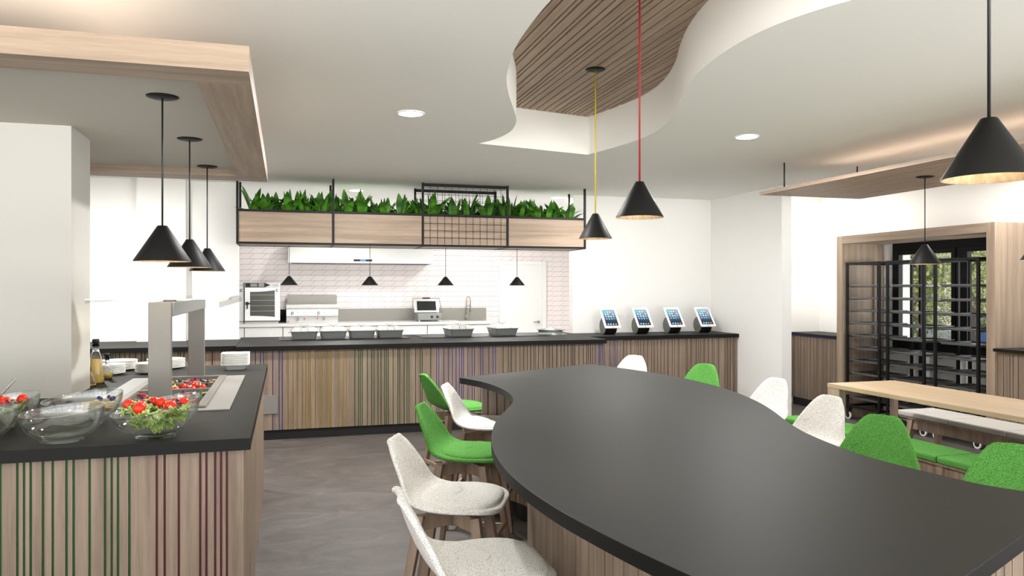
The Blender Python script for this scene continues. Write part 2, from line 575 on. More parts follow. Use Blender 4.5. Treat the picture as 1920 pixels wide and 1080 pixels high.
def ceiling_with_hole():
    me = bpy.data.meshes.new('ceiling')
    import bmesh
    bm = bmesh.new()
    outer = [(-5.2, -2.5), (6.9, -2.5), (6.9, 9.05), (-5.2, 9.05)]
    ov = [bm.verts.new((x, y, CZ)) for x, y in outer]
    iv = [bm.verts.new((x, y, CZ)) for x, y in tray]
    es = [bm.edges.new((ov[i], ov[(i + 1) % 4])) for i in range(4)] + [bm.edges.new((iv[i], iv[(i + 1) % len(iv)])) for i in range(len(iv))]
    bmesh.ops.triangle_fill(bm, use_beauty=True, use_dissolve=False, edges=es)
    for f in bm.faces:
        if f.normal.z > 0: f.normal_flip()
    bm.to_mesh(me); bm.free()
    me.materials.append(M['ceil'])
    o = bpy.data.objects.new('ceiling', me); COL.objects.link(o)
    return o
struct(ceiling_with_hole())
struct(B('ceiling', M['kceil'], -2.3, 6.9, 9.05, 14.4, CZ, CZ + 0.1))
struct(B('ceiling', M['ceil'], -5.2, 6.9, -2.5, 9.05, 3.06, 3.12))       # slab above the recess
# tray sides
mb = MB()
n = len(tray)
mb.add([(x, y, CZ) for x, y in tray] + [(x, y, 3.04) for x, y in tray],
       [(i, n + i, n + (i + 1) % n, (i + 1) % n) for i in range(n)])
for i in range(n):
    mb.smooth[i] = i not in (len(trayL) - 1, n - 1)
o = struct(mb.build('trim_1', M['ceil']))
# slatted wood infill of the recess: boards along Y
def clip_x(x):
    ys = []
    for i in range(n):
        (x0, y0), (x1, y1) = tray[i], tray[(i + 1) % n]
        if (x0 - x) * (x1 - x) < 0:
            ys.append(y0 + (x - x0) / (x1 - x0) * (y1 - y0))
    return ys
mb = MB()
mb.box(0.9, 2.9, 0.9, 6.4, 3.025, 3.04)
mb2 = MB()
x = 0.95
rr = random.Random(3)
while x < 2.85:
    w = rr.choice([0.02, 0.024, 0.035, 0.05, 0.06, 0.04])
    mb2.box(x, x + w, 0.9, 6.4, 3.0, 3.026)
    x += w + 0.011
t = struct(mb.build('trim_2', M['kick']))
struct(mb2.build('trim_2', M['slat_y']))

# walls
# wall_back plane Y=9.05, hatch X -0.50..3.467
struct(MB().box(-5.2, -0.50, 9.05, 9.18, 0, CZ).box(-1.512, -1.03, 8.93, 9.05, 0, CZ).box(-0.5, 3.467, 9.08, 9.18, 0, 0.87)
       .box(3.467, 5.43, 9.05, 9.18, 0, CZ).build('wall_back', M['wall']))
struct(B('wall_partition', M['wall'], 5.43, 5.56, 7.53, 9.18, 0, CZ))
struct(B('wall_recess', M['wall'], 5.56, 6.9, 8.56, 8.68, 0, CZ))
struct(MB().box(6.75, 6.9, 4.9, 5.50, 0, CZ).box(6.75, 6.9, 1.4, 4.9, 0, CZ).box(6.75, 6.9, -2.5, 1.4, 0, 0.12).box(6.75, 6.9, -2.5, 1.4, 2.58, CZ).box(6.75, 6.9, 7.357, 8.56, 0, CZ).box(6.75, 6.9, 5.50, 7.357, 0, 0.80).box(6.75, 6.9, 5.50, 7.357, 2.02, CZ).build('wall_right', M['wall']))
struct(MB().box(-5.3, -5.2, 7.0, 9.18, 0, CZ).box(-5.3, -5.2, 1.45, 7.0, 0, CZ).box(-5.3, -5.2, -2.5, 1.45, 2.58, CZ).box(-5.3, -5.2, -2.5, 7.0, 0, 0.12).build('wall_left', M['wall']))
struct(MB().box(-5.2, 6.9, -2.6, -2.5, 2.58, CZ).box(-5.2, 6.9, -2.6, -2.5, 0, 0.12).build('wall_front', M['wall']))
mb = MB()
for k in range(7): mb.box(-5.2 + 1.95 * k, -5.14 + 1.95 * k, -2.6, -2.5, 0.12, 2.58)
struct(mb.build('window_2', M['black']))  # bars of an unseen opening, added to let light in from behind
mb = MB()
for k in range(2): mb.box(-5.3, -5.2, -0.5 + 1.9 * k - 0.03, -0.5 + 1.9 * k + 0.03, 0.12, 2.58)
struct(mb.build('window_3', M['black']))  # bars of an unseen left opening, added for side light
struct(B('wall_kitchen_back', M['tile'], -2.3, 5.6, 14.2, 14.3, 0, CZ))
struct(B('wall_kitchen_right', M['wall'], 5.5, 5.6, 9.18, 14.2, 0, CZ))
struct(B('wall_kitchen_left', M['wall'], -2.3, -2.2, 9.18, 14.2, 0, CZ))
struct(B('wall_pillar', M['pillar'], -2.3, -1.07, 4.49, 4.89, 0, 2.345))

mb = MB()
for yy in (-2.5, -0.6, 1.33): mb.box(6.76, 6.86, yy, yy + 0.06, 0.12, 2.58)
struct(mb.build('window_4', M['black']))  # bars of an unseen right opening, added to brighten the ceiling
# kitchen door
d = thing('door_1', 'plain white kitchen door in a white frame on the tiled wall', 'door', (4.4, 14.19, 0)); struct(d)
MB().box(3.924, 4.01, 14.15, 14.2, 0, 2.02).box(4.79, 4.875, 14.15, 14.2, 0, 2.02).box(4.01, 4.79, 14.15, 14.2, 1.945, 2.02).build('door_frame', M['white_door'], d, bevel=0.004)
B('door_panel', M['white_door'], 4.01, 4.79, 14.165, 14.2, 0.01, 1.945, d, 0.002)
MB().tube([(4.715, 14.165, 0.84), (4.715, 14.10, 0.84)], 0.012).tube([(4.715, 14.105, 0.84), (4.60, 14.105, 0.84)], 0.010).tube([(4.715, 14.165, 0.84), (4.715, 14.15, 0.84)], 0.028, 20).build('door_handle', M['steel'], d)

# window in right wall
w = thing('window_1', 'black framed window in the right wall behind the tray racks', 'window', (6.8, 6.43, 0.8)); struct(w)
fx0, fx1 = 6.81, 6.87
mb = MB()
mb.box(fx0 + .001, fx1, 5.502, 7.355, 0.802, 0.87).box(fx0 + .001, fx1, 5.502, 7.355, 1.93, 2.018).box(fx0, fx1, 7.30, 7.357, 0.8, 2.02).box(fx0, fx1, 5.50, 5.56, 0.8, 2.02)
mb.box(fx0 + .002, fx1, 6.37, 6.47, 0.86, 1.94)
mb.build('window_frame', M['black'], w, bevel=0.003)
for (a, b_) in ((6.47, 7.30), (5.56, 6.37)):
    MB().box(fx0 - 0.012, fx1 - 0.01, a, a + 0.05, 0.87, 1.93).box(fx0 - 0.012, fx1 - 0.01, b_ - 0.05, b_, 0.87, 1.93).box(fx0 - 0.011, fx1 - 0.011, a + .002, b_ - .002, 0.871, 0.92).box(fx0 - 0.011, fx1 - 0.011, a + .002, b_ - .002, 1.88, 1.929).build('window_sash', M['black'], w, bevel=0.002)
    B('window_pane', M['pane'], 6.838, 6.842, a + 0.05, b_ - 0.05, 0.92, 1.88, w)
B('window_sill', M['oak_y'], 6.735, 6.81, 5.50, 7.357, 0.785, 0.803, w, 0.002)

# ---------------------------------------------------------------- slat fronts
def slat_front(parent, axis, a0, a1, grooves, p, out, z0, z1, gw=0.010, th=0.016, mat='slat'):
    """wood boards standing between coloured grooves; p is the visible face plane, out the sign of its normal"""
    gs = sorted(g for g in grooves if a0 + 0.008 < g[0] < a1 - 0.008)
    mb = MB()
    cur = a0
    def bx(m, u0, u1, q0, q1):
        if u1 - u0 < 0.0005: return
        if axis == 'x': m.box(u0, u1, q0, q1, z0, z1)
        else: m.box(q0, q1, u0, u1, z0, z1)
    for g in gs:
        bx(mb, cur, g[0] - gw / 2, p, p - out * th)
        cur = g[0] + gw / 2
    bx(mb, cur, a1, p, p - out * th)
    mb.build('slat_panel', M[mat], parent)
    keys = sorted(set(g[1] for g in gs))
    for k in keys:
        m2 = MB()
        for g in gs:
            if g[1] == k:
                bx(m2, g[0] - gw / 2, g[0] + gw / 2, p - out * (th * 0.45), p - out * th)
        m2.build('groove_inlay', M[k + '_paint'], parent)

G = lambda l, k: [(v, k) for v in l]
gmain = (G([-0.28, -0.233, -0.206, -0.119, -0.059, -0.029], 'blue') +
         G([0.025, 0.072, 0.112, 0.161, 0.196, 0.218, 0.236, 0.286, 0.332, 0.35, 0.396, 0.428, 0.444, 0.515, 0.563, 0.592], 'yellow') +
         G([0.675, 0.713, 0.731, 0.75, 0.802, 0.846, 0.869, 0.909, 0.939, 0.976, 0.994, 1.014, 1.063, 1.112, 1.13, 1.176, 1.206, 1.226, 1.295, 1.344, 1.364, 1.454], 'green') +
         G([1.516, 1.539, 1.592, 1.641, 1.684, 1.723, 1.758, 1.782, 1.802, 1.85, 1.898, 1.921, 1.988, 2.014, 2.08, 2.127, 2.153], 'blue') +
         G([2.238, 2.296, 2.328, 2.38, 2.427, 2.468, 2.512], 'green') +
         G([2.547, 2.585, 2.604, 2.636, 2.691, 2.729, 2.747, 2.765, 2.796, 2.847, 2.896, 2.935, 2.977, 3.016, 3.035, 3.055, 3.105, 3.16, 3.197, 3.219, 3.246, 3.272], 'brown') +
         G([3.299, 3.345, 3.36, 3.384], 'blue'))
gtab = (G([3.46, 3.48, 3.53, 3.58, 3.60, 3.62, 3.697, 3.748, 3.764, 3.791, 3.832], 'blue') +
        G([3.871, 3.917, 3.969, 4.022, 4.048, 4.068, 4.097, 4.134, 4.193, 4.242, 4.266, 4.284, 4.32, 4.367, 4.414, 4.465, 4.521, 4.551, 4.61, 4.705, 4.726, 4.778, 4.85, 4.877, 4.905, 4.953, 4.967,
           5.02, 5.072, 5.096, 5.163, 5.248, 5.283, 5.326, 5.368, 5.39], 'brown'))
gleft = (G([-0.969, -0.916, -0.895, -0.874, -0.835, -0.804, -0.76, -0.737, -0.685, -0.634, -0.612, -0.591, -0.553], 'green') +
         G([-0.46, -0.433, -0.384, -0.309, -0.287, -0.256, -0.235, -0.214], 'red'))
rr = random.Random(5)
xx = -1.02
while xx > -2.3:
    gleft.append((xx, 'green')); xx -= rr.choice([0.02, 0.03, 0.05, 0.06])
gback = G([-1.753, -1.718, -1.643, -1.59, -1.571, -1.55, -1.514, -1.47, -1.426, -1.375, -1.323, -1.294, -1.221, -1.167, -1.13, -1.076, -0.999, -0.978, -0.947], 'green') + \
        G([-0.905, -0.856, -0.81, -0.689, -0.6, -0.574, -0.529], 'red')

# main servery counter
c = thing('servery_counter', 'long oak slatted servery counter with charcoal worktop in front of the kitchen hatch', 'counter', (1.5, 8.4, 0))
B('carcass', M['oak_z'], -0.44, 3.40, 7.94, 9.04, 0.10, 0.885, c)
B('plinth', M['kick'], -0.42, 3.38, 7.955, 9.0, 0, 0.10, c)
slat_front(c, 'x', -0.44, 3.40, gmain, 7.918, -1, 0.10, 0.885, 0.0085)
MB().prism([(-0.46, 7.88), (3.425, 7.88), (3.425, 9.045), (3.46, 9.045), (3.46, 9.38), (-0.49, 9.38), (-0.49, 9.045), (-0.46, 9.045)], 0.885, 0.93).build('worktop', M['top'], c, bevel=0.002)
B('socket_plate', M['steelp'], -0.215, -0.075, 7.908, 7.918, 0.262, 0.445, c, 0.001)
# tablet counter
c = thing('ordering_counter', 'oak slatted counter with charcoal worktop carrying four tablets by the white partition', 'counter', (4.4, 8.7, 0))
B('carcass', M['oak_z'], 3.43, 5.42, 8.436, 9.045, 0.10, 0.885, c)
B('plinth', M['kick'], 3.43, 5.42, 8.46, 9.03, 0, 0.10, c)
slat_front(c, 'x', 3.43, 5.42, gtab, 8.42, -1, 0.10, 0.885, 0.0075)
B('worktop', M['top'], 3.428, 5.428, 8.385, 9.048, 0.885, 0.93, c, 0.002)
# rear left counter
c = thing('rear_counter', 'oak slatted counter with charcoal worktop along the back wall behind the salad bar', 'counter', (-2, 8.5, 0))
B('carcass', M['oak_z'], -4.6, -0.47, 8.086, 8.92, 0.10, 0.885, c)
B('plinth', M['kick'], -4.6, -0.47, 8.10, 8.9, 0, 0.10, c)
slat_front(c, 'x', -4.6, -0.47, gback, 8.07, -1, 0.10, 0.885)
MB().prism([(-4.6, 8.02), (-0.463, 8.02), (-0.463, 9.045), (-1.025, 9.045), (-1.025, 8.925), (-1.517, 8.925), (-1.517, 9.045), (-4.6, 9.045)], 0.885, 0.93).build('worktop', M['top'], c, bevel=0.002)

# salad bar counter (left foreground)
c = thing('salad_bar_counter', 'charcoal topped salad bar counter with green and dark red striped oak front', 'counter', (-0.9, 4.6, 0))
B('carcass', M['oak_z'], -2.3, -0.17, 3.14, 6.0, 0.0, 0.885, c)
slat_front(c, 'x', -2.3, -0.17, gleft, 3.124, -1, 0.0, 0.885, 0.0085)
rr = random.Random(9)
gs = []
y = 3.2
while y < 5.95:
    gs.append((y, 'brown')); y += rr.choice([0.03, 0.045, 0.06, 0.09])
slat_front(c, 'y', 3.124, 6.0, gs, -0.154, 1, 0.0, 0.885, 0.003)
# worktop built round the pillar and round the well
mb = MB()
X0, X1, Y0, Y1 = -2.3, -0.128, 3.08, 6.06
wx0, wx1, wy0, wy1 = -0.80, -0.36, 3.90, 5.20
mb.box(X0, X1, Y0, wy0, 0.885, 0.93)
mb.box(wx1, X1, wy0, Y1, 0.885, 0.93)
mb.box(-1.069, wx0, wy0, Y1, 0.885, 0.93)
mb.box(wx0, wx1, wy1, Y1, 0.885, 0.93)
mb.box(X0, -1.069, wy0, 4.489, 0.885, 0.93)
mb.box(X0, -1.069, 4.891, Y1, 0.885, 0.93)
mb.build('worktop', M['top'], c)

# salad well
wl = thing('chilled_salad_well', 'steel chilled salad well set into the salad bar worktop', 'salad well', (-0.58, 4.55, 0.93))
mb = MB()
z0, z1 = 0.9305, 0.936
mb.box(-0.91, -0.78, 3.81, 5.27, z0, z1).box(-0.38, -0.25, 3.81, 5.27, z0, z1).box(-0.78, -0.38, 3.81, 3.91, z0, z1).box(-0.78, -0.38, 5.19, 5.27, z0, z1)
mb.build('flange', M['gsteel2'], wl, bevel=0.001)
mb = MB()
zz0, zz1 = 0.936, 0.946
for (a, b_, c_, d_) in ((-0.80, -0.76, 3.88, 5.22), (-0.40, -0.36, 3.88, 5.22)):
    mb.box(a, b_, c_, d_, zz0, zz1)
for (c_, d_) in ((3.88, 3.93), (5.18, 5.22), (4.545, 4.575)):
    mb.box(-0.76, -0.40, c_, d_, zz0, zz1)
mb.build('rim', M['gsteel'], wl, bevel=0.002)
for (y0, y1) in ((3.93, 4.235), (4.245, 4.545), (4.575, 4.87), (4.88, 5.18)):
    m2 = MB()
    x0, x1 = -0.76, -0.40
    zt, zb = 0.94, 0.87
    t_ = 0.004
    m2.box(x0, x1, y0, y1, zb, zb + t_).box(x0, x0 + t_, y0, y1, zb, zt).box(x1 - t_, x1, y0, y1, zb, zt).box(x0, x1, y0, y0 + t_, zb, zt).box(x0, x1, y1 - t_, y1, zb, zt)
    m2.build('food_pan', M['gsteel'], wl)

# sneeze guard
s = thing('sneeze_guard', 'steel sneeze guard frame with flat glass shelf over the salad well', 'sneeze guard', (-0.545, 4.5, 0.936))
B('post', M['gsteel'], -0.593, -0.497, 3.78, 3.82, 0.936, 1.435, s, 0.003)
B('post', M['gsteel'], -0.593, -0.497, 5.27, 5.31, 0.936, 1.435, s, 0.003)
B('top_beam', M['gsteel2'], -0.585, -0.490, 3.82, 5.27, 1.37, 1.435, s, 0.003)
for y in (4.1, 5.0):
    MB().tube([(-0.545, y, 1.435), (-0.545, y, 1.447)], 0.03, 20).build('glass_spacer', M['steel'], s)
mb = MB()
mb.grid([[(x, 3.62, z), (x, 5.48, z)] for x, z in ((-0.812, 1.435), (-0.811, 1.447), (-0.805, 1.452), (-0.30, 1.452), (-0.288, 1.448), (-0.282, 1.438), (-0.281, 1.412))], False)
mb.build('glass_shelf', M['guard'], s)
MB().box(-0.81, -0.285, 3.617, 3.62, 1.4495, 1.4535).build('glass_edge', M['edge'], s)

# ---------------------------------------------------------------- glass bowls
def bowl(cx, cy, r, h, tx, ty, label, base_r=0.075):
    t = thing('glass_bowl', label, 'bowl', (cx, cy, 0.93))
    def warp(x, y, z):
        k = (max(z, 0) / h) ** 1.5
        return k * (tx * x / r + ty * y / r)
    prof = [(0.0, 0.003), (base_r * 0.9, 0.003), (base_r, 0.0), (base_r, 0.008), (base_r * 1.25, 0.022)]
    for k in range(1, 9):
        a = k / 8
        prof.append((base_r * 1.25 + (r - base_r * 1.25) * math.sin(a * PI / 2) ** 1.05, 0.022 + (h - 0.022) * (1 - math.cos(a * PI / 2)) ** 0.85))
    inner = [(p[0] - 0.004, p[1] + 0.003) for p in prof[5:]][::-1]
    prof = prof + [(prof[-1][0] + 0.001, prof[-1][1] + 0.003)] + inner + [(base_r * 0.9, 0.014), (0.0, 0.012)]
    m_ = MB(); m_.lathe(prof, 48, warp=warp)
    m_.build('bowl_body', M['bowl'], t, world=False)
    return t

bowl(-0.478, 3.225, 0.158, 0.118, 0.028, 0.012, 'clear glass bowl heaped with tomato and lettuce salad, nearest the counter corner')
bowl(-0.800, 3.235, 0.142, 0.112, 0.010, 0.006, 'empty clear glass bowl at the counter front edge, second from its corner')
bowl(-0.815, 3.60, 0.152, 0.112, 0.014, 0.010, 'clear glass bowl with cream sticks and berries, behind the empty one')
bowl(-1.145, 3.61, 0.165, 0.105, 0.022, 0.012, 'clear glass salad bowl with a serving spoon, in front of the white pillar')
bowl(-1.100, 3.20, 0.160, 0.108, 0.022, 0.010, 'empty clear glass bowl cut by the left edge of the photo')

def lumpy(mb, c, r, amp=0.0, n=10, squash=1.0, seed=0):
    rows = []
    for i in range(n + 1):
        th = PI * i / n
        row = []
        for k in range(n * 2):
            ph = PI * k / n
            v = Vector((math.sin(th) * math.cos(ph), math.sin(th) * math.sin(ph), math.cos(th)))
            q = 1 + amp * noise.noise(v * 2.2 + Vector((seed, 0, 0)))
            row.append((c[0] + v.x * r * q, c[1] + v.y * r * q, c[2] + v.z * r * q * squash))
        rows.append(row)
    mb.grid(rows, True, True)

def leaf_mesh(name, mat, size, seed):
    m_ = MB(); rows = []
    rd = random.Random(seed)
    nr, nk = 8, 44
    for i in range(nr + 1):
        q = i / nr; row = []
        for k in range(nk):
            a = 2 * PI * k / nk
            rad = size * q * (1 + 0.22 * math.sin(3 * a + seed) * q + 0.13 * noise.noise(Vector((math.cos(a) * 3, math.sin(a) * 3, seed))))
            z = 0.38 * size * q * q * math.cos(2 * a + seed) + 0.20 * size * q ** 3 * math.sin(14 * a + seed) + 0.12 * size * noise.noise(Vector((rad * 60, a * 2, seed)))
            row.append((rad * math.cos(a), rad * math.sin(a), z))
        rows.append(row)
    m_.grid(rows, True, True)
    return m_.build(name, mat, solid=0.0012)

PROTO = {}
def protos():
    m_ = MB(); lumpy(m_, (0, 0, 0), 0.020, 0.03, 10, 0.95)
    m_.tube([(0, 0, 0.018), (0.001, 0.001, 0.0215)], 0.0022, 6)
    PROTO['cherry_tomato'] = m_.build('cherry_tomato', M['tomato'])
    for i in range(3):
        PROTO['lettuce_leaf%d' % i] = leaf_mesh('lettuce_leaf', M['lettuce'], 0.036, i * 1.7 + 0.3)
    PROTO['herb'] = leaf_mesh('spinach_leaf', M['herb'], 0.026, 5.1)
    m_ = MB(); m_.tube([(0.02 * math.cos(t), 0.02 * math.sin(t), 0) for t in [i * PI / 8 for i in range(13)]], 0.0022, 6)
    PROTO['onion'] = m_.build('red_onion_ring', M['onion'])
    m_ = MB(); lumpy(m_, (0, 0, 0), 0.0085, 0.05, 8, 1.5)
    PROTO['bean'] = m_.build('purple_kidney_bean', M['olive'])
    m_ = MB(); lumpy(m_, (0, 0, 0), 0.0085, 0.04, 8, 0.95)
    m_.tube([(0, 0, 0.0075), (0, 0, 0.0092)], 0.0025, 6)
    PROTO['berry'] = m_.build('blueberry', M['berry'])
    m_ = MB(); m_.tube([(-0.035, 0, 0), (0, 0.001, 0.001), (0.035, 0, 0)], [0.004, 0.005, 0.0035], 6)
    PROTO['stick'] = m_.build('cream_vegetable_stick', M['stick'])
    m_ = MB(); m_.cur = 0; m_.tube([(0, 0, -0.0016), (0, 0, 0.0016)], 0.017, 18); m_.cur = 1; m_.tube([(0, 0, -0.0018), (0, 0, 0.0018)], 0.0152, 18)
    PROTO['radish'] = m_.build('radish_slice', [M['radish'], M['whiteveg']])
    m_ = MB(); m_.tube([(-0.03, 0, 0), (0, 0.003, 0.002), (0.03, 0, 0)], [0.005, 0.0075, 0.004], 6)
    PROTO['carrot'] = m_.build('red_pepper_strip', M['radish'])
protos()
used = set()
def put(key, loc, label, cat, group, rot=None, sc=1.0):
    p = PROTO[key]
    if key in used:
        o = p.copy(); COL.objects.link(o)
    else:
        o = p; used.add(key)
    o.location = loc
    o.rotation_euler = rot if rot else (random.uniform(-.5, .5), random.uniform(-.5, .5), random.uniform(0, 6.28))
    o.scale = (sc, sc, sc)
    tag(o, label, cat, group)
    return o

def salad(cx, cy, zt, rad, which, ntom, nlet):
    """leafy salad heaped inside a bowl; zt is the level of its surface"""
    for i in range(nlet):
        a = i * 2.4; q = math.sqrt((i + 0.5) / nlet)
        lvl = (zt + 0.004, zt - 0.024, zt - 0.044)[i % 3] + random.uniform(-0.006, 0.006)
        rq = rad * q * (0.92, 0.74, 0.42)[i % 3]
        put('lettuce_leaf%d' % (i % 3), (cx + rq * math.cos(a), cy + rq * math.sin(a), lvl), 'pale green curly lettuce leaf in the ' + which, 'lettuce', 'lettuce leaves in the ' + which,
            (random.uniform(-.45, .45), random.uniform(-.45, .45), random.uniform(0, 6.28)), random.uniform(0.85, 1.1))
    for i in range(ntom):
        a = i * 2.4 + 0.9; q = math.sqrt((i + 0.4) / ntom)
        put('cherry_tomato', (cx + rad * 0.96 * q * math.cos(a), cy + rad * 0.96 * q * math.sin(a), zt + 0.018 + random.uniform(0, 0.006)),
            'red cherry tomato in the ' + which, 'tomato', 'cherry tomatoes in the ' + which, None, random.uniform(1.0, 1.15))
    for i in range(5):
        a = i * 1.3 + 0.2; q = random.uniform(0.3, 0.8)
        put('onion', (cx + rad * q * math.cos(a), cy + rad * q * math.sin(a), zt + 0.018), 'purple red onion ring in the ' + which, 'onion', 'onion rings in the ' + which)
    for i in range(4):
        a = i * 1.7 + 0.5; q = random.uniform(0.3, 0.8)
        put('bean', (cx + rad * q * math.cos(a), cy + rad * q * math.sin(a), zt + 0.022), 'dark purple bean in the ' + which, 'bean', 'beans in the ' + which)
    for i in range(3):
        a = i * 2.1 + 0.1
        put('herb', (cx + rad * .5 * math.cos(a), cy + rad * .5 * math.sin(a), zt + 0.008), 'dark green spinach leaf in the ' + which, 'spinach', 'spinach leaves in the ' + which)
salad(-0.478, 3.225, 1.030, 0.122, 'glass bowl nearest the counter corner', 7, 42)
salad(-1.145, 3.61, 1.015, 0.120, 'glass bowl with the serving spoon', 7, 36)
sp = MB()
sp.tube([(-1.16, 3.60, 1.03), (-1.10, 3.58, 1.075), (-1.055, 3.57, 1.13)], [0.005, 0.005, 0.007], 8)
lumpy(sp, (-1.175, 3.605, 1.02), 0.022, 0, 8, 0.4)
tag(sp.build('serving_spoon', M['steel']), 'steel serving spoon leaning in the glass salad bowl before the pillar', 'spoon')
for i in range(7):
    put('stick', (-0.77 + random.uniform(-.04, .05), 3.59 + random.uniform(-.03, .03), 1.00 + i * 0.004), 'cream vegetable stick in the glass bowl behind the empty one', 'vegetable stick', 'sticks in the berry bowl',
        (0, random.uniform(-.15, .15), random.uniform(-.4, .5)), 1.2)
for i in range(5):
    put('berry', (-0.76 + random.uniform(-.05, .07), 3.59 + random.uniform(-.04, .04), 1.035), 'blueberry on the sticks in the glass bowl behind the empty one', 'blueberry', 'berries in the stick bowl')
for i in range(6):
    put('radish', (-0.78 + random.uniform(-.06, .06), 3.60 + random.uniform(-.06, .06), 0.985 + i * .003), 'red edged radish slice in the glass bowl behind the empty one', 'radish', 'radish slices in the stick bowl', (random.uniform(-.4, .4), random.uniform(-.4, .4), 0))
# food in the pans
def panfood(y0, y1, kind, which):
    x0, x1 = -0.735, -0.425
    nx = 7
    zf = 0.905
    for i in range(nx):
        for j in range(3):
            x = x0 + (x1 - x0) * (i + 0.5) / nx + random.uniform(-.012, .012)
            y = y0 + (y1 - y0) * (j + 0.5) / 3 + random.uniform(-.015, .015)
            if kind == 'tomato':
                if (i + j) % 2:
                    put('cherry_tomato', (x, y, zf + 0.025), 'red cherry tomato in the ' + which, 'tomato', 'tomatoes in the ' + which, None, 1.05)
                else:
                    put('lettuce_leaf%d' % ((i + j) % 3), (x, y, zf + 0.012), 'pale green lettuce leaf in the ' + which, 'lettuce', 'lettuce in the ' + which, None, 0.95)
                if (i * 3 + j) % 4 == 0:
                    put('bean', (x + .015, y + .01, zf + 0.03), 'dark purple bean in the ' + which, 'bean', 'beans in the ' + which)
            else:
                k = (i * 3 + j) % 4
                key, lab, cat = [('stick', 'cream vegetable stick', 'vegetable stick'), ('radish', 'red edged radish slice', 'radish'), ('carrot', 'red pepper strip', 'pepper'), ('herb', 'dark green leaf', 'spinach')][k]
                put(key, (x, y, zf + 0.02), lab + ' in the ' + which, cat, cat + ' pieces in the ' + which, (random.uniform(-.3, .3), random.uniform(-.3, .3), random.uniform(-.4, .4)), 1.15)
                if (i + j) % 3 == 0:
                    put('berry', (x, y, zf + 0.034), 'blueberry in the ' + which, 'blueberry', 'berries in the ' + which)
panfood(3.95, 4.22, 'tomato', 'pan of the salad well nearest the glass bowls')
panfood(4.27, 4.53, 'mix', 'second pan of the salad well from the glass bowls')
panfood(4.60, 4.85, 'tomato', 'third pan of the salad well from the glass bowls')
panfood(4.90, 5.16, 'mix', 'pan of the salad well nearest the dish stack')

# plates
def plate_proto(name, r):
    m_ = MB()
    m_.lathe([(0, 0.0), (r * 0.55, 0.0), (r * 0.6, 0.002), (r, 0.014), (r, 0.0175), (r * 0.96, 0.0175), (r * 0.6, 0.006), (0, 0.005)], 40)
    return m_.build(name, M['porcelain'])
first = {}
ORD = ['topmost', 'second from the top', 'third from the top', 'fourth from the top', 'fifth from the top', 'sixth from the top', 'seventh from the top', 'eighth from the top', 'ninth from the top']
for (x, y, r, k, lab) in ((-1.115, 5.60, 0.100, 'small', 'small plates beside the bottles'), (-0.860, 5.62, 0.100, 'small', 'small plates behind the front guard post'),
                          (-1.115, 5.89, 0.125, 'large', 'large plates behind the bottles'), (-0.810, 5.91, 0.125, 'large', 'large plates behind the guard posts')):
    for i in range(7):
        if k not in first:
            o = plate_proto('dinner_plate' if k == 'large' else 'side_plate', r); first[k] = o
        else:
            o = first[k].copy(); COL.objects.link(o)
        o.location = (x, y, 0.93 + i * 0.0088)
        pos = ORD[6 - i] if i else 'lowest'
        tag(o, 'white plate, %s of the %s' % (pos, lab), 'plate', 'stack of ' + lab)
# rectangular dishes
def rrect(w, d, r, n=5):
    pts = []
    for (sx, sy, a0) in ((1, -1, -PI / 2), (1, 1, 0), (-1, 1, PI / 2), (-1, -1, PI)):
        for k in range(n + 1):
            a = a0 + PI / 2 * k / n
            pts.append((sx * (w / 2 - r) + r * math.cos(a), sy * (d / 2 - r) + r * math.sin(a)))
    return pts
def dish():
    m_ = MB()
    rows = []
    for (w, z) in ((0.12, 0.0), (0.135, 0.004), (0.155, 0.032), (0.186, 0.036), (0.186, 0.040), (0.152, 0.037), (0.13, 0.010)):
        rows.append([(x, y, z) for x, y in rrect(w, w, 0.025)])
    m_.grid(rows, True, True)
    nn = len(rows[0])
    m_.add([(x, y, 0.0) for x, y in rrect(0.12, 0.12, 0.025)], [tuple(range(nn))[::-1]])
    m_.add([(x, y, 0.010) for x, y in rrect(0.13, 0.13, 0.025)], [tuple(range(nn))])
    return m_.build('square_dish', M['porcelain'])
dd = None
for i in range(10):
    if dd is None: dd = dish(); o = dd
    else: o = dd.copy(); COL.objects.link(o)
    o.location = (-0.335, 5.72, 0.93 + i * 0.0085)
    o.rotation_euler = (0, 0, 0.0)
    tag(o, 'white square dish, %s of the stack on the salad bar end' % (ORD[9 - i] if i else 'lowest'), 'dish', 'stacked square dishes on the salad bar end')

# dressing bottles
def bottle(name, x, y, prof, fill, mat, label, cap):
    t = thing(name, label, 'bottle', (x, y, 0.93))
    MB().lathe([(0, 0.0)] + prof + [(prof[-1][0] - 0.002, prof[-1][1])] + [(max(p[0] - 0.0025, 0.001), p[1] + 0.002) for p in prof[::-1]][1:] + [(0, 0.003)], 28).build('bottle_glass', M['glass'], t, world=False)
    fp = [(max(p[0] - 0.0034, 0.001), p[1] + 0.003) for p in prof if p[1] < fill]
    MB().lathe([(0, 0.0045)] + fp + [(0, fp[-1][1])], 28).build('dressing', mat, t, world=False)
    zc = prof[-1][1]
    MB().tube([(0, 0, zc - 0.02), (0, 0, zc + 0.004), (0, 0, zc + 0.005), (0, 0, zc + cap)], [prof[-1][0] * .55, prof[-1][0] * .6, prof[-1][0] * .85, prof[-1][0] * .8], 16).build('stopper', M['rubber'], t, world=False)
bottle('dressing_bottle', -1.085, 5.10, [(0.045, 0.0), (0.047, 0.01), (0.034, 0.14), (0.020, 0.19), (0.017, 0.215), (0.024, 0.235)], 0.16, M['dressing'], 'tall glass bottle of yellow dressing beside the white pillar', 0.03)
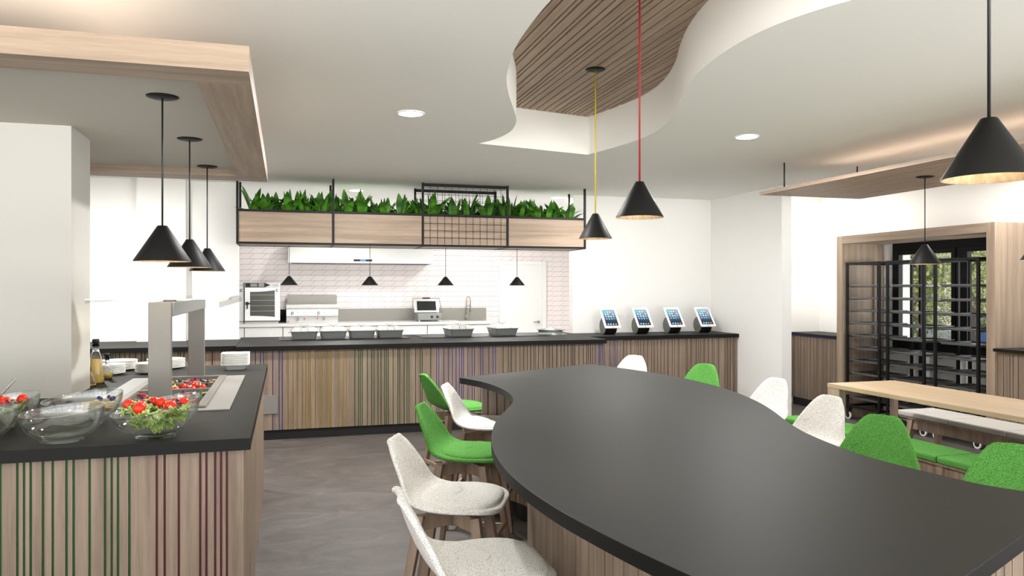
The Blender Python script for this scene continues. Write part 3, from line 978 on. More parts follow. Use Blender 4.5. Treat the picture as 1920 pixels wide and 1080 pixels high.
bottle('dressing_cruet', -1.068, 5.32, [(0.024, 0.0), (0.034, 0.02), (0.035, 0.035), (0.024, 0.06), (0.012, 0.085), (0.011, 0.12), (0.018, 0.14)], 0.06, M['dressing'], 'small round bellied cruet of yellow dressing behind the tall bottle', 0.02)
bottle('dressing_flask', -1.095, 4.975, [(0.042, 0.0), (0.042, 0.006), (0.015, 0.075), (0.012, 0.085), (0.014, 0.095)], 0.072, M['orange'], 'low conical flask of orange dressing close to the white pillar', 0.015)

# ---------------------------------------------------------------- suspended rafts
rt = thing('ceiling_raft', 'oak framed suspended ceiling raft over the salad bar', 'ceiling raft', (-1.8, 4.5, 2.3))
Z0, Z1 = 2.30, 2.395
MB().box(-3.6, -0.129, 3.0, 3.20, Z0, Z1).build('frame_board', M['oak_x'], rt)
MB().box(-3.6, -0.129, 5.83, 6.085, Z0, Z1).build('frame_board', M['oak_x'], rt)
MB().box(-0.33, -0.129, 3.20, 5.83, Z0, Z1).build('frame_board', M['oak_y'], rt)
MB().box(-3.6, -3.4, 3.20, 5.83, Z0, Z1).build('frame_board', M['oak_y'], rt)
B('raft_panel', M['raftgrey'], -3.4, -0.33, 3.20, 5.83, 2.345, 2.36, rt)
B('raft_top', M['oak_y'], -3.4, -0.33, 3.20, 5.83, 2.385, 2.395, rt)
for x in (-1.6, -3.0):
    for y in (3.5, 5.6):
        MB().tube([(x, y, 2.39), (x, y, CZ)], 0.006, 8).build('hanging_rod', M['rod'], rt)

MB().box(-3.2, -0.55, 3.32, 3.35, 2.395, 2.402).box(-3.2, -0.55, 5.6, 5.63, 2.395, 2.402).build('led_strip', M['led'], rt)  # unseen glowing strips added to warm the ceiling above the raft
for yy in (3.335, 5.615):
    area('raft_led', (-1.875, yy, 2.405), 2.65, 1.3, (1.0, 0.74, 0.56), (PI, 0, 0), 'RECTANGLE', 0.04)  # added upward fill for the ceiling, not a fitted lamp
area('raft_led', (-0.75, 4.5, 2.405), 0.04, 1.3, (1.0, 0.74, 0.56), (PI, 0, 0), 'RECTANGLE', 2.2)
area('raft_led', (4.95, 3.9, 2.43), 0.04, 4.5, (1.0, 0.74, 0.56), (PI, 0, 0), 'RECTANGLE', 4.2)  # added warm upward fill over the slatted raft, no lamp modelled
pr = thing('slatted_raft', 'slatted oak ceiling raft hung on black rods over the dining table', 'ceiling raft', (4.94, 4.0, 2.39))
mb = MB(); x = 4.355; rr = random.Random(4)
while x < 5.52:
    w = min(rr.choice([0.03, 0.045, 0.06]), 5.52 - x)
    mb.box(x, x + w, 1.4, 6.385, 2.39, 2.402); x += w + 0.010
mb.build('slat_panel', M['slat_y'], pr)
MB().box(4.355, 5.52, 1.4, 6.385, 2.402, 2.42).build('raft_board', M['oak_y'], pr)
for (x, y) in ((4.47, 6.16), (5.28, 6.15), (4.47, 2.0), (5.28, 2.0)):
    MB().tube([(x, y, 2.42), (x, y, CZ)], 0.0065, 8).build('hanging_rod', M['rod'], pr)

# ---------------------------------------------------------------- downlights
dl0 = None
names = {(0.804, 5.118): 'round white recessed ceiling downlight to the left of the ceiling recess', (3.418, 5.177): 'round white recessed ceiling downlight to the right of the ceiling recess',
         (0.811, 9.32): 'round recessed downlight in the kitchen ceiling above the planter, left one', (3.36, 9.32): 'round recessed downlight in the kitchen ceiling above the planter, right one'}
for (x, y) in DL[:4]:
    lab = names.get((x, y))
    if dl0 is None:
        t = thing('ceiling_downlight', lab, 'downlight', (x, y, CZ), 0, 'ceiling downlights')
        MB().lathe([(0.095, 0.0), (0.095, -0.006), (0.082, -0.008), (0.080, 0.0)], 36).build('trim_ring', M['plastic'], t, world=False)
        MB().lathe([(0.082, -0.006), (0.06, -0.012), (0.03, -0.015), (0.0005, -0.016)], 36).build('diffuser', M['dlight'], t, world=False)
        dl0 = t
    else:
        dup(dl0, (x, y, CZ), 0, lab, 'ceiling downlights')

# ---------------------------------------------------------------- pendants
def pendant(x, y, zr, ztop, label, group, r=0.1175, h=0.158, cord='rod', canopy=True, cr=0.004, power=2.2):
    t = thing('pendant_lamp', label, 'pendant lamp', (x, y, zr), 0, group)
    rt_ = r * 0.16
    MB().lathe([(r, 0.0), (r, 0.004), (rt_ * 1.15, h * 0.985), (rt_, h), (0.0005, h)], 48).build('lamp_shade', M['shade'], t, world=False)
    MB().lathe([(r - 0.0005, 0.0), (r - 0.005, 0.0005), (rt_ * 0.9, h * 0.93), (0.0005, h * 0.94)], 48).build('shade_lining', M['lining'], t, world=False)
    m_ = MB(); lumpy(m_, (0, 0, h * 0.60), 0.018, 0, 8, 1.1)
    m_.build('bulb', M['bulb'], t, world=False)
    MB().tube([(0, 0, h), (0, 0, ztop - zr)], cr, 10).build('cord', M[cord], t, world=False)
    if canopy:
        MB().lathe([(0.0005, -0.010), (0.05, -0.009), (0.066, -0.004), (0.068, 0.0), (0.0005, 0.0)], 40).build('ceiling_canopy', M['shade'], t, world=False, loc=(0, 0, ztop - zr))
    l = bpy.data.lights.new('pendant_light', 'SPOT')
    l.energy = power * 4; l.color = (1.0, 0.84, 0.62); l.shadow_soft_size = 0.015
    l.spot_size = R(150); l.spot_blend = 0.3
    lo = bpy.data.objects.new('pendant_light', l); lo.location = (x, y, zr + h * 0.42); COL.objects.link(lo)
    return t
for y, lab in ((3.685, 'black cone pendant over the salad bar, nearest of its row'), (4.69, 'black cone pendant over the salad bar, middle of its row'), (5.71, 'black cone pendant over the salad bar, farthest of its row')):
    pendant(-0.52, y, 1.617, 2.345, lab, 'salad bar pendants')
pendant(2.04, 4.89, 1.838, 3.0, 'black cone pendant on a yellow cord over the bar table', 'bar table pendants', 0.113, 0.172, 'yellow_cord', True, 0.0045)
pendant(1.63, 3.36, 1.838, 3.0, 'black cone pendant on a red cord over the bar table', 'bar table pendants', 0.113, 0.172, 'red_cord', True, 0.0045)
pendant(1.84, 1.64, 1.798, 3.0, 'large looking black cone pendant on a black rod nearest the camera', 'bar table pendants', 0.1175, 0.165, 'rod', True, 0.0045)
pendant(4.90, 4.95, 1.69, 2.39, 'black cone pendant under the slatted raft in front of the tray racks', 'dining table pendants')
pendant(4.90, 3.97, 1.69, 2.39, 'black cone pendant under the slatted raft cut by the right edge of the photo', 'dining table pendants')
for x, lab in ((0.04, 'small black cone pendant in the hatch, leftmost, beside the oven'), (0.913, 'small black cone pendant in the hatch, second from the left'),
               (1.78, 'small black cone pendant in the hatch, third from the left'), (2.645, 'small black cone pendant in the hatch in front of the kitchen door')):
    pendant(x, 8.75, 1.53, 1.965, lab, 'hatch pendants', 0.093, 0.10, 'rod', False, 0.003, 1.5)

# ---------------------------------------------------------------- hanging planter
pl = thing('hanging_planter', 'long black steel and oak planter box hung from the ceiling over the hatch', 'planter', (1.45, 8.72, 1.96))
XS = [-0.478, 0.494, 1.464, 2.443, 3.393]
b_ = 0.024
mb = MB()
for yy in (8.45, 9.0 - b_):
    for zz in (1.96, 2.30):
        mb.box(XS[0], XS[-1], yy + .0012, yy + b_ - .0012, zz + .001, zz + b_)
    for x in XS:
        mb.box(x - b_ / 2, x + b_ / 2, yy, yy + b_, 1.96, CZ)
for x in XS:
    mb.box(x - b_ / 2 + .0015, x + b_ / 2 - .0015, 8.453, 8.997, 1.9595, 1.96 + b_ - .002)
mb.box(XS[2], XS[3], 8.4515, 8.45 + b_ - .0015, CZ - 0.03 - b_ * .4, CZ - 0.006)
mb.box(XS[2], XS[3], 9.0 - b_, 9.0, CZ - 0.03 - b_ * .4, CZ - 0.006)
mb.build('steel_frame', M['black'], pl)
for i in range(4):
    B('front_board', M['oak_x'], XS[i] + b_ / 2, XS[i + 1] - b_ / 2, 8.462, 8.475, 1.984, 2.30, pl)
B('back_board', M['oak_x'], XS[0] + .02, XS[-1] - .02, 8.965, 8.975, 1.984, 2.30, pl)
B('base_board', M['oak_x'], XS[0] + .012, XS[-1] - .012, 8.475, 8.965, 1.965, 1.978, pl)
B('planter_soil', M['soil'], XS[0] + .02, XS[-1] - .02, 8.476, 8.964, 1.98, 2.26, pl)
for yy in (8.447, 8.99):
    m2 = MB()
    for k in range(1, 12):
        x = XS[2] + (XS[3] - XS[2]) * k / 12
        m2.box(x - 0.002, x + 0.002, yy, yy + 0.004, 1.984, CZ - 0.04)
    for k in range(8):
        z = 2.06 + k * 0.0795
        m2.box(XS[2] + .01, XS[3] - .01, yy, yy + 0.004, z - 0.002, z + 0.002)
    m2.build('wire_grid', M['black'], pl)

def plant_proto(seed):
    rd = random.Random(seed)
    m_ = MB()
    for i in range(9):
        a = rd.uniform(0, 2 * PI); lean = rd.uniform(0.05, 0.75); L = rd.uniform(0.18, 0.35); w = rd.uniform(0.028, 0.050)
        d = Vector((math.cos(a), math.sin(a), 0)); sd = Vector((-math.sin(a), math.cos(a), 0))
        tw = rd.uniform(-0.6, 0.6)
        rows = []
        for k in range(9):
            t = k / 8
            ang = lean * (0.5 + 0.9 * t)
            p = d * (0.02 + L * t * math.sin(ang)) + Vector((0, 0, L * t * math.cos(ang)))
            ww = w * (math.sin(PI * min(t * 0.86 + 0.12, 1)) ** 0.8) * (1 if t < 0.98 else 0.05)
            nrm = d * math.cos(ang) - Vector((0, 0, math.sin(ang)))
            s2 = sd * math.cos(tw * t) + nrm * math.sin(tw * t)
            rows.append([tuple(p - s2 * ww), tuple(p - nrm * ww * 0.35), tuple(p + s2 * ww)])
        m_.grid(rows, True)
    return m_.build('leafy_plant', M['plant'])
P3 = [plant_proto(k) for k in (1, 2, 3, 4)]
cnt = 0
for row, yy in enumerate((8.57, 8.72, 8.86)):
    for i in range(19):
        x = -0.36 + i * 0.198 + (0.1 if row == 1 else 0.03 * row) + random.uniform(-0.05, 0.05)
        if x > 3.27 or x < -0.37: continue
        k = (i * 3 + row) % 4
        if cnt < 4:
            o = P3[cnt]
        else:
            o = P3[k].copy(); COL.objects.link(o)
        cnt += 1
        o.location = (x, yy, 2.255)
        o.rotation_euler = (0, 0, random.uniform(0, 6.28))
        sc = random.uniform(0.85, 1.08)
        o.scale = (sc, sc, sc)
        bay = sum(x > v for v in XS[1:4])
        tag(o, 'leafy green plant, %s row of the planter, %s' % (('front', 'middle', 'back')[row], ('first bay from the left', 'second bay from the left', 'bay with wire grid', 'bay at the right end')[bay]), 'plant', 'plants in the hanging planter')

# ---------------------------------------------------------------- things on the servery counter
for (x0, x1, lab) in ((-0.065, 1.352, 'long black glass heating plate under the four covered dishes'), (1.49, 3.02, 'long black glass heating plate under the two covered dishes')):
    tag(MB().box(x0, x1, 8.62, 9.20, 0.9302, 0.937).build('heating_plate', M['glossblack'], bevel=0.001), lab, 'heating plate')
def chafing(x, y, label, grp, rz=0):
    t = thing('chafing_dish', label, 'covered dish', (x, y, 0.9372), rz, grp)
    m_ = MB()
    rows = [[(a, c_, z) for a, c_ in rrect(w, d_, 0.02, 3)] for (w, d_, z) in ((0.245, 0.255, 0.0), (0.25, 0.26, 0.004), (0.285, 0.315, 0.082), (0.300, 0.33, 0.082), (0.300, 0.33, 0.087))]
    m_.grid(rows, False, True)
    nn = len(rows[0])
    m_.add(rows[0], [tuple(range(nn))[::-1]]); m_.add(rows[-1], [tuple(range(nn))])
    m_.build('pan', M['pangrey'], t, world=False)
    m_ = MB()
    rows = [[(a, c_, z) for a, c_ in rrect(w, d_, 0.02, 3)] for (w, d_, z) in ((0.295, 0.325, 0.088), (0.295, 0.325, 0.092), (0.235, 0.215, 0.122), (0.22, 0.20, 0.124))]
    m_.grid(rows, False, True); m_.add(rows[-1], [tuple(range(nn))])
    m_.build('lid', M['panwhite'], t, world=False)
    m_ = MB(); m_.tube([(-0.040, -0.162, 0.088), (-0.034, -0.150, 0.128), (0.034, -0.150, 0.128), (0.040, -0.162, 0.088)], 0.002, 6)
    m_.build('front_handle', M['black'], t, world=False)
    m_ = MB(); m_.tube([(0, 0, 0.123), (0, 0, 0.140)], 0.006, 8); m_.tube([(-0.045, 0, 0.152), (-0.012, 0, 0.141), (0.012, 0, 0.141), (0.045, 0, 0.152)], 0.003, 6)
    m_.build('lid_knob', M['steelp'], t, world=False)
    for sx in (-1, 1):
        MB().tube([(sx * 0.15, -0.03, 0.07), (sx * 0.168, -0.03, 0.066), (sx * 0.168, 0.03, 0.066), (sx * 0.15, 0.03, 0.07)], 0.003, 6).build('side_handle', M['steelp'], t, world=False)
    return t
ch = chafing(0.20, 8.86, 'grey covered serving dish, leftmost of the group of four', 'covered dishes on the servery counter')
for x, y, rz, lab in ((0.515, 8.865, 0, 'grey covered serving dish, second from the left of the group of four'), (0.83, 8.87, 0, 'grey covered serving dish, third from the left of the group of four'),
                      (1.145, 8.875, 0, 'grey covered serving dish, rightmost of the group of four'), (1.955, 8.87, 0.12, 'grey covered serving dish, left one of the separate pair'),
                      (2.50, 8.88, 0.12, 'grey covered serving dish, right one of the separate pair')):
    dup(ch, (x, y, 0.9372), rz, lab, 'covered dishes on the servery counter')
t = thing('round_pan', 'low round steel pan at the right end of the servery counter', 'pan', (3.13, 8.93, 0.930))
MB().lathe([(0.0005, 0.0), (0.20, 0.0), (0.205, 0.004), (0.16, 0.006), (0.15, 0.010), (0.153, 0.055), (0.178, 0.058), (0.178, 0.063), (0.147, 0.062), (0.14, 0.015), (0.0005, 0.012)], 40).build('pan_body', M['pangrey'], t, world=False)
MB().lathe([(0.145, 0.05), (0.0005, 0.053)], 40).build('pan_contents', M['panwhite'], t, world=False)

# tablets
def tablet():
    t = thing('tablet_stand', 'x', 'tablet', (0, 0, 0.93))
    r = 0.1
    m_ = MB(); m_.tube([(-0.075, 0, r), (0.075, 0, r)], r, 48)
    s1 = m_.build('drum_base', M['shade'], t, world=False)
    m_ = MB(); m_.tube([(-0.0765, 0, r), (-0.075, 0, r)], r - 0.001, 48); m_.build('drum_cap', M['capgrey'], t, world=False)
    # tablet slab leaning: bottom edge forward (-Y)
    dirv = Vector((0, 0.18, 0.225)).normalized(); nr = Vector((0, -0.225, 0.18)).normalized()
    c0 = Vector((0, 0, r)) + nr * (r + 0.006) + dirv * 0.045
    def pt(u, v, h): return tuple(c0 + Vector((u, 0, 0)) + dirv * v + nr * h)
    W, L = 0.215, 0.308
    m_ = MB(); pr_ = rrect(W, L, 0.014, 4); nn = len(pr_)
    m_.add([pt(u, v, -0.005) for u, v in pr_] + [pt(u, v, 0.005) for u, v in pr_], [tuple(range(nn))[::-1], tuple(range(nn, 2 * nn))] + [(i, (i + 1) % nn, nn + (i + 1) % nn, nn + i) for i in range(nn)])
    tb = m_.build('tablet', M['plastic'], t, world=False)
    w2, l2 = 0.081, 0.121
    MB().add([pt(-w2, -l2, 0.0056), pt(w2, -l2, 0.0056), pt(w2, l2, 0.0056), pt(-w2, l2, 0.0056)], [(0, 1, 2, 3)]).build('screen', M['screen'], tb, world=False)
    cols = [(90, 210, 110), (190, 200, 215), (235, 200, 90), (160, 150, 160), (210, 220, 230), (215, 205, 200), (200, 50, 60), (225, 190, 190),
            (200, 160, 90), (225, 215, 110), (220, 225, 225), (190, 160, 140), (190, 120, 210), (90, 180, 235), (190, 160, 80), (110, 120, 130), (150, 190, 235), (170, 215, 235), (80, 180, 200), (240, 120, 30)]
    ims = [emit('app_icon_colour', srgb(*c_), 0.9) for c_ in cols]
    k = 0
    for j, v in enumerate((0.086, 0.052, 0.018, -0.018, -0.098)):
        for i in range(4):
            u = -0.051 + i * 0.034; s_ = 0.0085
            MB().add([pt(u + a, v + b2, 0.0062) for a, b2 in ((-s_, -s_), (s_, -s_), (s_, s_), (-s_, s_))], [(0, 1, 2, 3)]).build('app_icon', ims[k], tb, world=False); k += 1
    MB().tube([pt(0, -0.1385, 0.0052), pt(0, -0.1385, 0.0058)], 0.007, 16).build('home_button', M['gap'], tb, world=False)
    return t
tb0 = tablet()
for i, (x, lab) in enumerate(((3.825, 'tablet on a black drum stand, nearest the kitchen hatch'), (4.262, 'tablet on a black drum stand, second from the kitchen hatch'),
                              (4.70, 'tablet on a black drum stand, third from the kitchen hatch'), (5.135, 'tablet on a black drum stand, nearest the white partition'))):
    if i == 0:
        tb0.location = (x, 8.76, 0.9302); tb0['label'] = lab; tb0['group'] = 'ordering tablets'
    else:
        dup(tb0, (x, 8.76, 0.9302), 0, lab, 'ordering tablets')

# ---------------------------------------------------------------- kitchen
cab0 = None
kx = [-1.27, -0.655, -0.04, 0.576, 1.19, 1.81, 2.42, 3.035, 3.67]
pos = ['under the oven, far left', 'under the oven', 'under the left half of the range', 'under the right half of the range', 'left of the contact grill', 'under the contact grill', 'left of the sink', 'under the sink']
for i in range(8):
    t = thing('base_cabinet', 'white kitchen base cabinet ' + pos[i], 'cabinet', ((kx[i] + kx[i + 1]) / 2, 13.85, 0), 0, 'kitchen base cabinets')
    B('cabinet_body', M['gap'], kx[i] + .001, kx[i + 1] - .001, 13.53, 14.19, 0.1, 0.84, t)
    B('cabinet_door', M['cab'], kx[i] + .006, kx[i + 1] - .006, 13.51, 13.53, 0.105, 0.835, t, 0.002)
    B('plinth', M['kick'], kx[i] + .001, kx[i + 1] - .001, 13.57, 14.19, 0, 0.1, t)
wt = thing('kitchen_worktop', 'pale steel kitchen worktop with upstand along the tiled wall', 'worktop', (1.2, 13.85, 0.84))
B('worktop_slab', M['white_steel'], -1.27, 3.72, 13.49, 14.19, 0.845, 0.90, wt, 0.002)
B('upstand', M['steel'], -1.27, 3.67, 14.175, 14.195, 0.90, 1.125, wt)
B('splash_panel', M['shade'], -0.75, 0.02, 14.16, 14.174, 0.90, 1.12, wt)
# oven
ov = thing('combi_oven', 'white combi oven with black control panel left on the kitchen worktop', 'oven', (-0.5, 13.8, 0.90))
B('oven_body', M['white_steel'], -0.92, -0.085, 13.56, 14.1, 0.945, 1.59, ov, 0.004)
B('oven_foot', M['white_steel'], -0.90, -0.11, 13.57, 14.05, 0.9005, 0.935, ov)
B('foot_gap', M['kick'], -0.91, -0.10, 13.565, 14.05, 0.935, 0.945, ov)
B('control_panel', M['kick'], -0.64, -0.33, 13.552, 13.56, 1.515, 1.585, ov)
MB().add([(-0.33, 13.551, 1.585), (-0.33, 13.551, 1.515), (-0.24, 13.551, 1.55)], [(0, 1, 2)]).build('control_arrow', M['kick'], ov)
MB().box(-0.56, -0.45, 13.548, 13.552, 1.525, 1.572).box(-0.43, -0.34, 13.548, 13.552, 1.522, 1.58).build('control_display', M['steelp'], ov)
B('hinge_strip', M['kick'], -0.665, -0.652, 13.55, 13.56, 0.90, 1.59, ov)
B('oven_door', M['plastic'], -0.648, -0.087, 13.54, 13.56, 0.955, 1.50, ov, 0.003)
m_ = MB()
npt = 8
top = [(-0.565 + 0.395 * k / npt, 1.435 + 0.028 * (k / npt) ** 2) for k in range(npt + 1)]
bot = [(-0.565 + 0.395 * k / npt, 1.035 - 0.022 * (k / npt) ** 2) for k in range(npt + 1)]
m_.add([(x, 13.538, z) for x, z in bot] + [(x, 13.538, z) for x, z in top], [(k, k + 1, npt + 2 + k, npt + 1 + k) for k in range(npt)])
m_.build('oven_window', M['ovenglass'], ov)
m_ = MB()
for z in (1.11, 1.20, 1.29, 1.38):
    m_.box(-0.562, -0.172, 13.532, 13.537, z, z + 0.008)
m_.build('oven_shelf', M['steel'], ov)
m_ = MB(); m_.tube([(-0.61, 13.54, 1.24), (-0.61, 13.505, 1.24)], 0.03, 16); m_.box(-0.62, -0.56, 13.50, 13.515, 1.23, 1.25); m_.box(-0.618, -0.598, 13.50, 13.515, 1.15, 1.24)
m_.build('oven_handle', M['rubber'], ov)
m_ = MB()
for cx in (-0.70, -0.13):
    pts = [(cx + 0.018 * math.cos(a), 13.537 if cx > -.5 else 13.557, 1.46 + 0.018 * math.sin(a)) for a in [R(50 + 260 * k / 12) for k in range(13)]]
    m_.tube(pts, 0.006, 6)
m_.build('letter_c_mark', M['rubber'], ov)
m_ = MB()
for cx in (-0.20, -0.175, -0.15, -0.125, -0.75, -0.72, -0.69):
    for z in (1.53, 1.55):
        m_.box(cx, cx + 0.01, 13.556, 13.56, z, z + 0.01)
m_.build('vent_holes', M['rubber'], ov)
# range / griddle
g = thing('griddle_range', 'pale steel griddle with tall backsplash on the kitchen worktop', 'griddle', (0.45, 13.8, 0.90))
MB().box(0.017, 0.875, 13.62, 14.1, 0.9005, 1.13).box(0.017, 0.875, 13.58, 14.1, 1.13, 1.155).build('griddle_body', M['white_steel'], g, bevel=0.003)
B('griddle_top', M['panwhite'], 0.012, 0.880, 13.56, 14.0, 1.155, 1.215, g, 0.006)
B('control_fascia', M['plastic'], 0.017, 0.875, 13.575, 13.62, 1.025, 1.13, g, 0.003)
MB().box(0.03, 0.885, 14.08, 14.13, 1.21, 1.37).build('backsplash', M['steel'], g)
m_ = MB()
for k in range(34):
    m_.box(0.04 + k * 0.0245, 0.052 + k * 0.0245, 14.09, 14.12, 1.37, 1.382)
m_.build('vent_teeth', M['gap'], g)
for x in (0.115, 0.545):
    m_ = MB(); m_.cur = 0; m_.tube([(x, 13.575, 1.075), (x, 13.545, 1.075)], 0.021, 18); m_.cur = 1; m_.tube([(x, 13.546, 1.075), (x, 13.543, 1.075)], 0.012, 14)
    m_.build('control_knob', [M['rubber'], M['plastic']], g)
m_ = MB()
for x in (0.205, 0.295, 0.635, 0.725): m_.box(x, x + 0.016, 13.571, 13.575, 1.074, 1.082)
m_.build('indicator_marks', M['gap'], g)
for x in (0.205, 0.635):
    MB().tube([(x, 13.62, 0.972), (x, 13.60, 0.972)], 0.024, 16).build('thermostat_dial', M['steel'], g)
for x, z in ((0.315, 0.972), (0.53, 0.975), (0.045, 0.925)):
    MB().tube([(x, 13.62, z), (x, 13.612, z)], 0.011, 12).build('red_lamp', M['red'], g)
# contact grill
k_ = thing('contact_grill', 'steel contact grill with raised ribbed black lid on the kitchen worktop', 'grill', (2.47, 13.75, 0.90))
MB().box(2.26, 2.69, 13.56, 13.95, 0.93, 1.045).build('grill_base', M['pangrey'], k_, bevel=0.006)
m_ = MB()
for x in (2.29, 2.66):
    for y in (13.58, 13.92): m_.tube([(x, y, 0.9005), (x, y, 0.932)], 0.012, 10)
m_.build('grill_foot', M['plastic'], k_)
def P(u, v, h):
    d_ = Vector((0, 0.10, 0.22)).normalized(); n_ = Vector((0, -0.22, 0.10)).normalized()
    return tuple(Vector((2.475, 13.86, 1.075)) + Vector((u, 0, 0)) + d_ * v + n_ * h)
def slab(u0, u1, v0, v1, h0, h1):
    vs = [P(u, v, h) for h in (h0, h1) for (u, v) in ((u0, v0), (u1, v0), (u1, v1), (u0, v1))]
    return vs, [(0, 3, 2, 1), (4, 5, 6, 7), (0, 1, 5, 4), (1, 2, 6, 5), (2, 3, 7, 6), (3, 0, 4, 7)]
MB().add(*slab(-0.225, 0.225, -0.02, 0.235, -0.03, 0.0)).build('grill_lid', M['panwhite'], k_, bevel=0.004)
m_ = MB().add(*slab(-0.175, 0.175, 0.02, 0.20, 0.0, 0.006))
for i in range(24):
    u = -0.17 + i * 0.0143; m_.add(*slab(u, u + 0.007, 0.02, 0.20, 0.006, 0.012))
m_.build('ribbed_plate', M['rubber'], k_)
MB().tube([P(-0.27, -0.05, 0.03), P(-0.245, 0.25, 0.02), P(0.245, 0.25, 0.02), P(0.27, -0.05, 0.03)], 0.009, 8).build('lid_arm', M['steelp'], k_)
MB().tube([P(-0.07, 0.252, 0.022), P(0.07, 0.252, 0.022)], 0.013, 10).build('grip', M['rubber'], k_)
for x in (2.51, 2.61):
    MB().tube([(x, 13.56, 0.985), (x, 13.535, 0.985)], 0.02, 14).build('control_knob', M['rubber'], k_)
MB().tube([(2.655, 13.56, 0.965), (2.655, 13.55, 0.965)], 0.009, 10).build('red_lamp', M['red'], k_)
# sink and tap
MBs = MB().box(3.05, 3.55, 13.66, 14.02, 0.9003, 0.905)
tag(MBs.build('inset_sink', M['steelp'], bevel=0.002), 'shallow steel sink set in the kitchen worktop left of the door', 'sink')
t = thing('spring_tap', 'tall chrome spring tap with hose spout behind the sink', 'tap', (3.27, 14.1, 0.90))
MB().tube([(3.27, 14.1, 0.9005), (3.27, 14.1, 1.0)], 0.018, 14).build('tap_body', M['steel'], t)
arc = [(3.27, 14.1, 1.0), (3.27, 14.1, 1.27)] + [(3.27 + 0.035 - 0.035 * math.cos(a), 14.1, 1.29 + 0.045 * math.sin(a)) for a in [R(k * 20) for k in range(1, 9)]] + [(3.345, 14.1, 1.27), (3.345, 14.1, 1.13)]
MB().tube(arc, 0.009, 8).build('spout', M['steel'], t)
MB().tube([(3.345, 14.1, 1.14), (3.35, 14.1, 1.06)], [0.012, 0.017], 10).tube([(3.27, 14.1, 1.17), (3.345, 14.1, 1.17)], 0.005, 6).build('spray_head', M['steel'], t)
# hood
h = thing('extractor_hood', 'long white extractor hood with blue display on the tiled wall', 'extractor hood', (1.27, 13.9, 1.93))
m_ = MB()
sec = [(13.6, 1.93), (13.6, 2.02), (13.75, 2.22), (13.78, 2.26), (14.19, 2.26), (14.19, 1.93)]
nn = len(sec)
m_.add([(0.043, y, z) for y, z in sec] + [(2.56, y, z) for y, z in sec], [tuple(range(nn)), tuple(range(nn, 2 * nn))[::-1]] + [(i, nn + i, nn + (i + 1) % nn, (i + 1) % nn) for i in range(nn)])
m_.build('hood_body', M['white_steel'], h, bevel=0.004)
B('filter_grille', M['gap'], 0.1, 2.5, 13.64, 14.1, 1.924, 1.93, h)
B('control_strip', M['rubber'], 1.14, 1.46, 13.594, 13.6, 1.965, 2.0, h)
B('blue_display', M['display'], 1.25, 1.35, 13.590, 13.594, 1.970, 1.996, h)

# ---------------------------------------------------------------- bar table
FZ = 0.60 / 0.57
ba = thing('bar_table', 'large wavy charcoal topped bar table with slatted oak base', 'bar table', (1.5, 3.2, 0))
L_ = [(1.064, 4.78), (1.10, 4.675), (1.145, 4.53), (1.172, 4.32), (1.170, 4.08), (1.145, 3.88), (1.10, 3.71), (1.045, 3.57), (0.98, 3.43), (0.91, 3.28), (0.845, 3.12), (0.785, 2.94),
      (0.745, 2.80), (0.71, 2.65), (0.682, 2.49), (0.665, 2.34), (0.657, 2.18), (0.660, 2.02), (0.674, 1.85), (0.695, 1.71), (0.725, 1.55), (0.755, 1.42), (0.79, 1.28), (0.86, 1.00)]
R_ = [(2.12, 1.62), (2.03, 1.60), (1.945, 1.74), (1.912, 1.90), (1.893, 2.05), (1.893, 2.20), (1.925, 2.40), (1.975, 2.60), (2.055, 2.81), (2.165, 3.06), (2.265, 3.32), (2.35, 3.62), (2.40, 3.90),
      (2.417, 4.20), (2.398, 4.543), (2.345, 4.829), (2.272, 5.11), (2.19, 5.36)]
L_ = [(x * FZ, y * FZ) for x, y in L_]; R_ = [(x * FZ, y * FZ) for x, y in R_]
Lc = catmull(L_, 5); Rc = [R_[0]] + catmull(R_[1:], 5)
Rc[0] = (2.20, 1.665)
outline = Lc + Rc
m_ = MB(); m_.prism(outline, 0.86, 0.90)
m_.build('bar_top', M['top'], ba, bevel=0.0015)
baseL = catmull([(1.27, 4.98), (1.40, 4.92), (1.49, 4.72), (1.50, 4.50), (1.44, 4.25), (1.31, 4.00), (1.20, 3.72), (1.10, 3.42), (1.01, 3.08), (0.95, 2.75), (0.905, 2.42), (0.895, 2.1), (0.92, 1.75), (0.96, 1.45), (1.01, 1.20)], 8)
baseR = catmull([(1.90, 1.56), (1.80, 1.75), (1.77, 2.0), (1.78, 2.3), (1.86, 2.65), (1.99, 3.0), (2.13, 3.4), (2.26, 3.85), (2.32, 4.3), (2.30, 4.8), (2.23, 5.25), (2.17, 5.50)], 8)
poly = baseL + baseR
def path_boards(path, z0, z1, rd, th=0.014, gw=0.007, widths=(0.02, 0.028, 0.045, 0.055, 0.07), wide=None):
    pts = [Vector((p[0], p[1])) for p in path]
    cum = [0]
    for i in range(len(pts) - 1): cum.append(cum[-1] + (pts[i + 1] - pts[i]).length)
    def at(s):
        s = min(max(s, 0), cum[-1])
        for i in range(len(pts) - 1):
            if s <= cum[i + 1]:
                t = (s - cum[i]) / max(cum[i + 1] - cum[i], 1e-9)
                p = pts[i].lerp(pts[i + 1], t); d = (pts[i + 1] - pts[i]).normalized()
                return p, Vector((d.y, -d.x))
        return pts[-1], Vector((0, 0))
    mb = MB(); s = 0
    while s < cum[-1] - 0.01:
        w = min(rd.choice(widths), cum[-1] - s)
        (p0, n0), (p1, n1) = at(s), at(s + w)
        a0, a1 = p0, p1; b0, b1 = p0 - n0 * 0 + n0 * th, p1 + n1 * th
        mb.prism([tuple(a0), tuple(a1), tuple(b1), tuple(b0)], z0, z1)
        s += w + gw
    return mb
rd = random.Random(21)
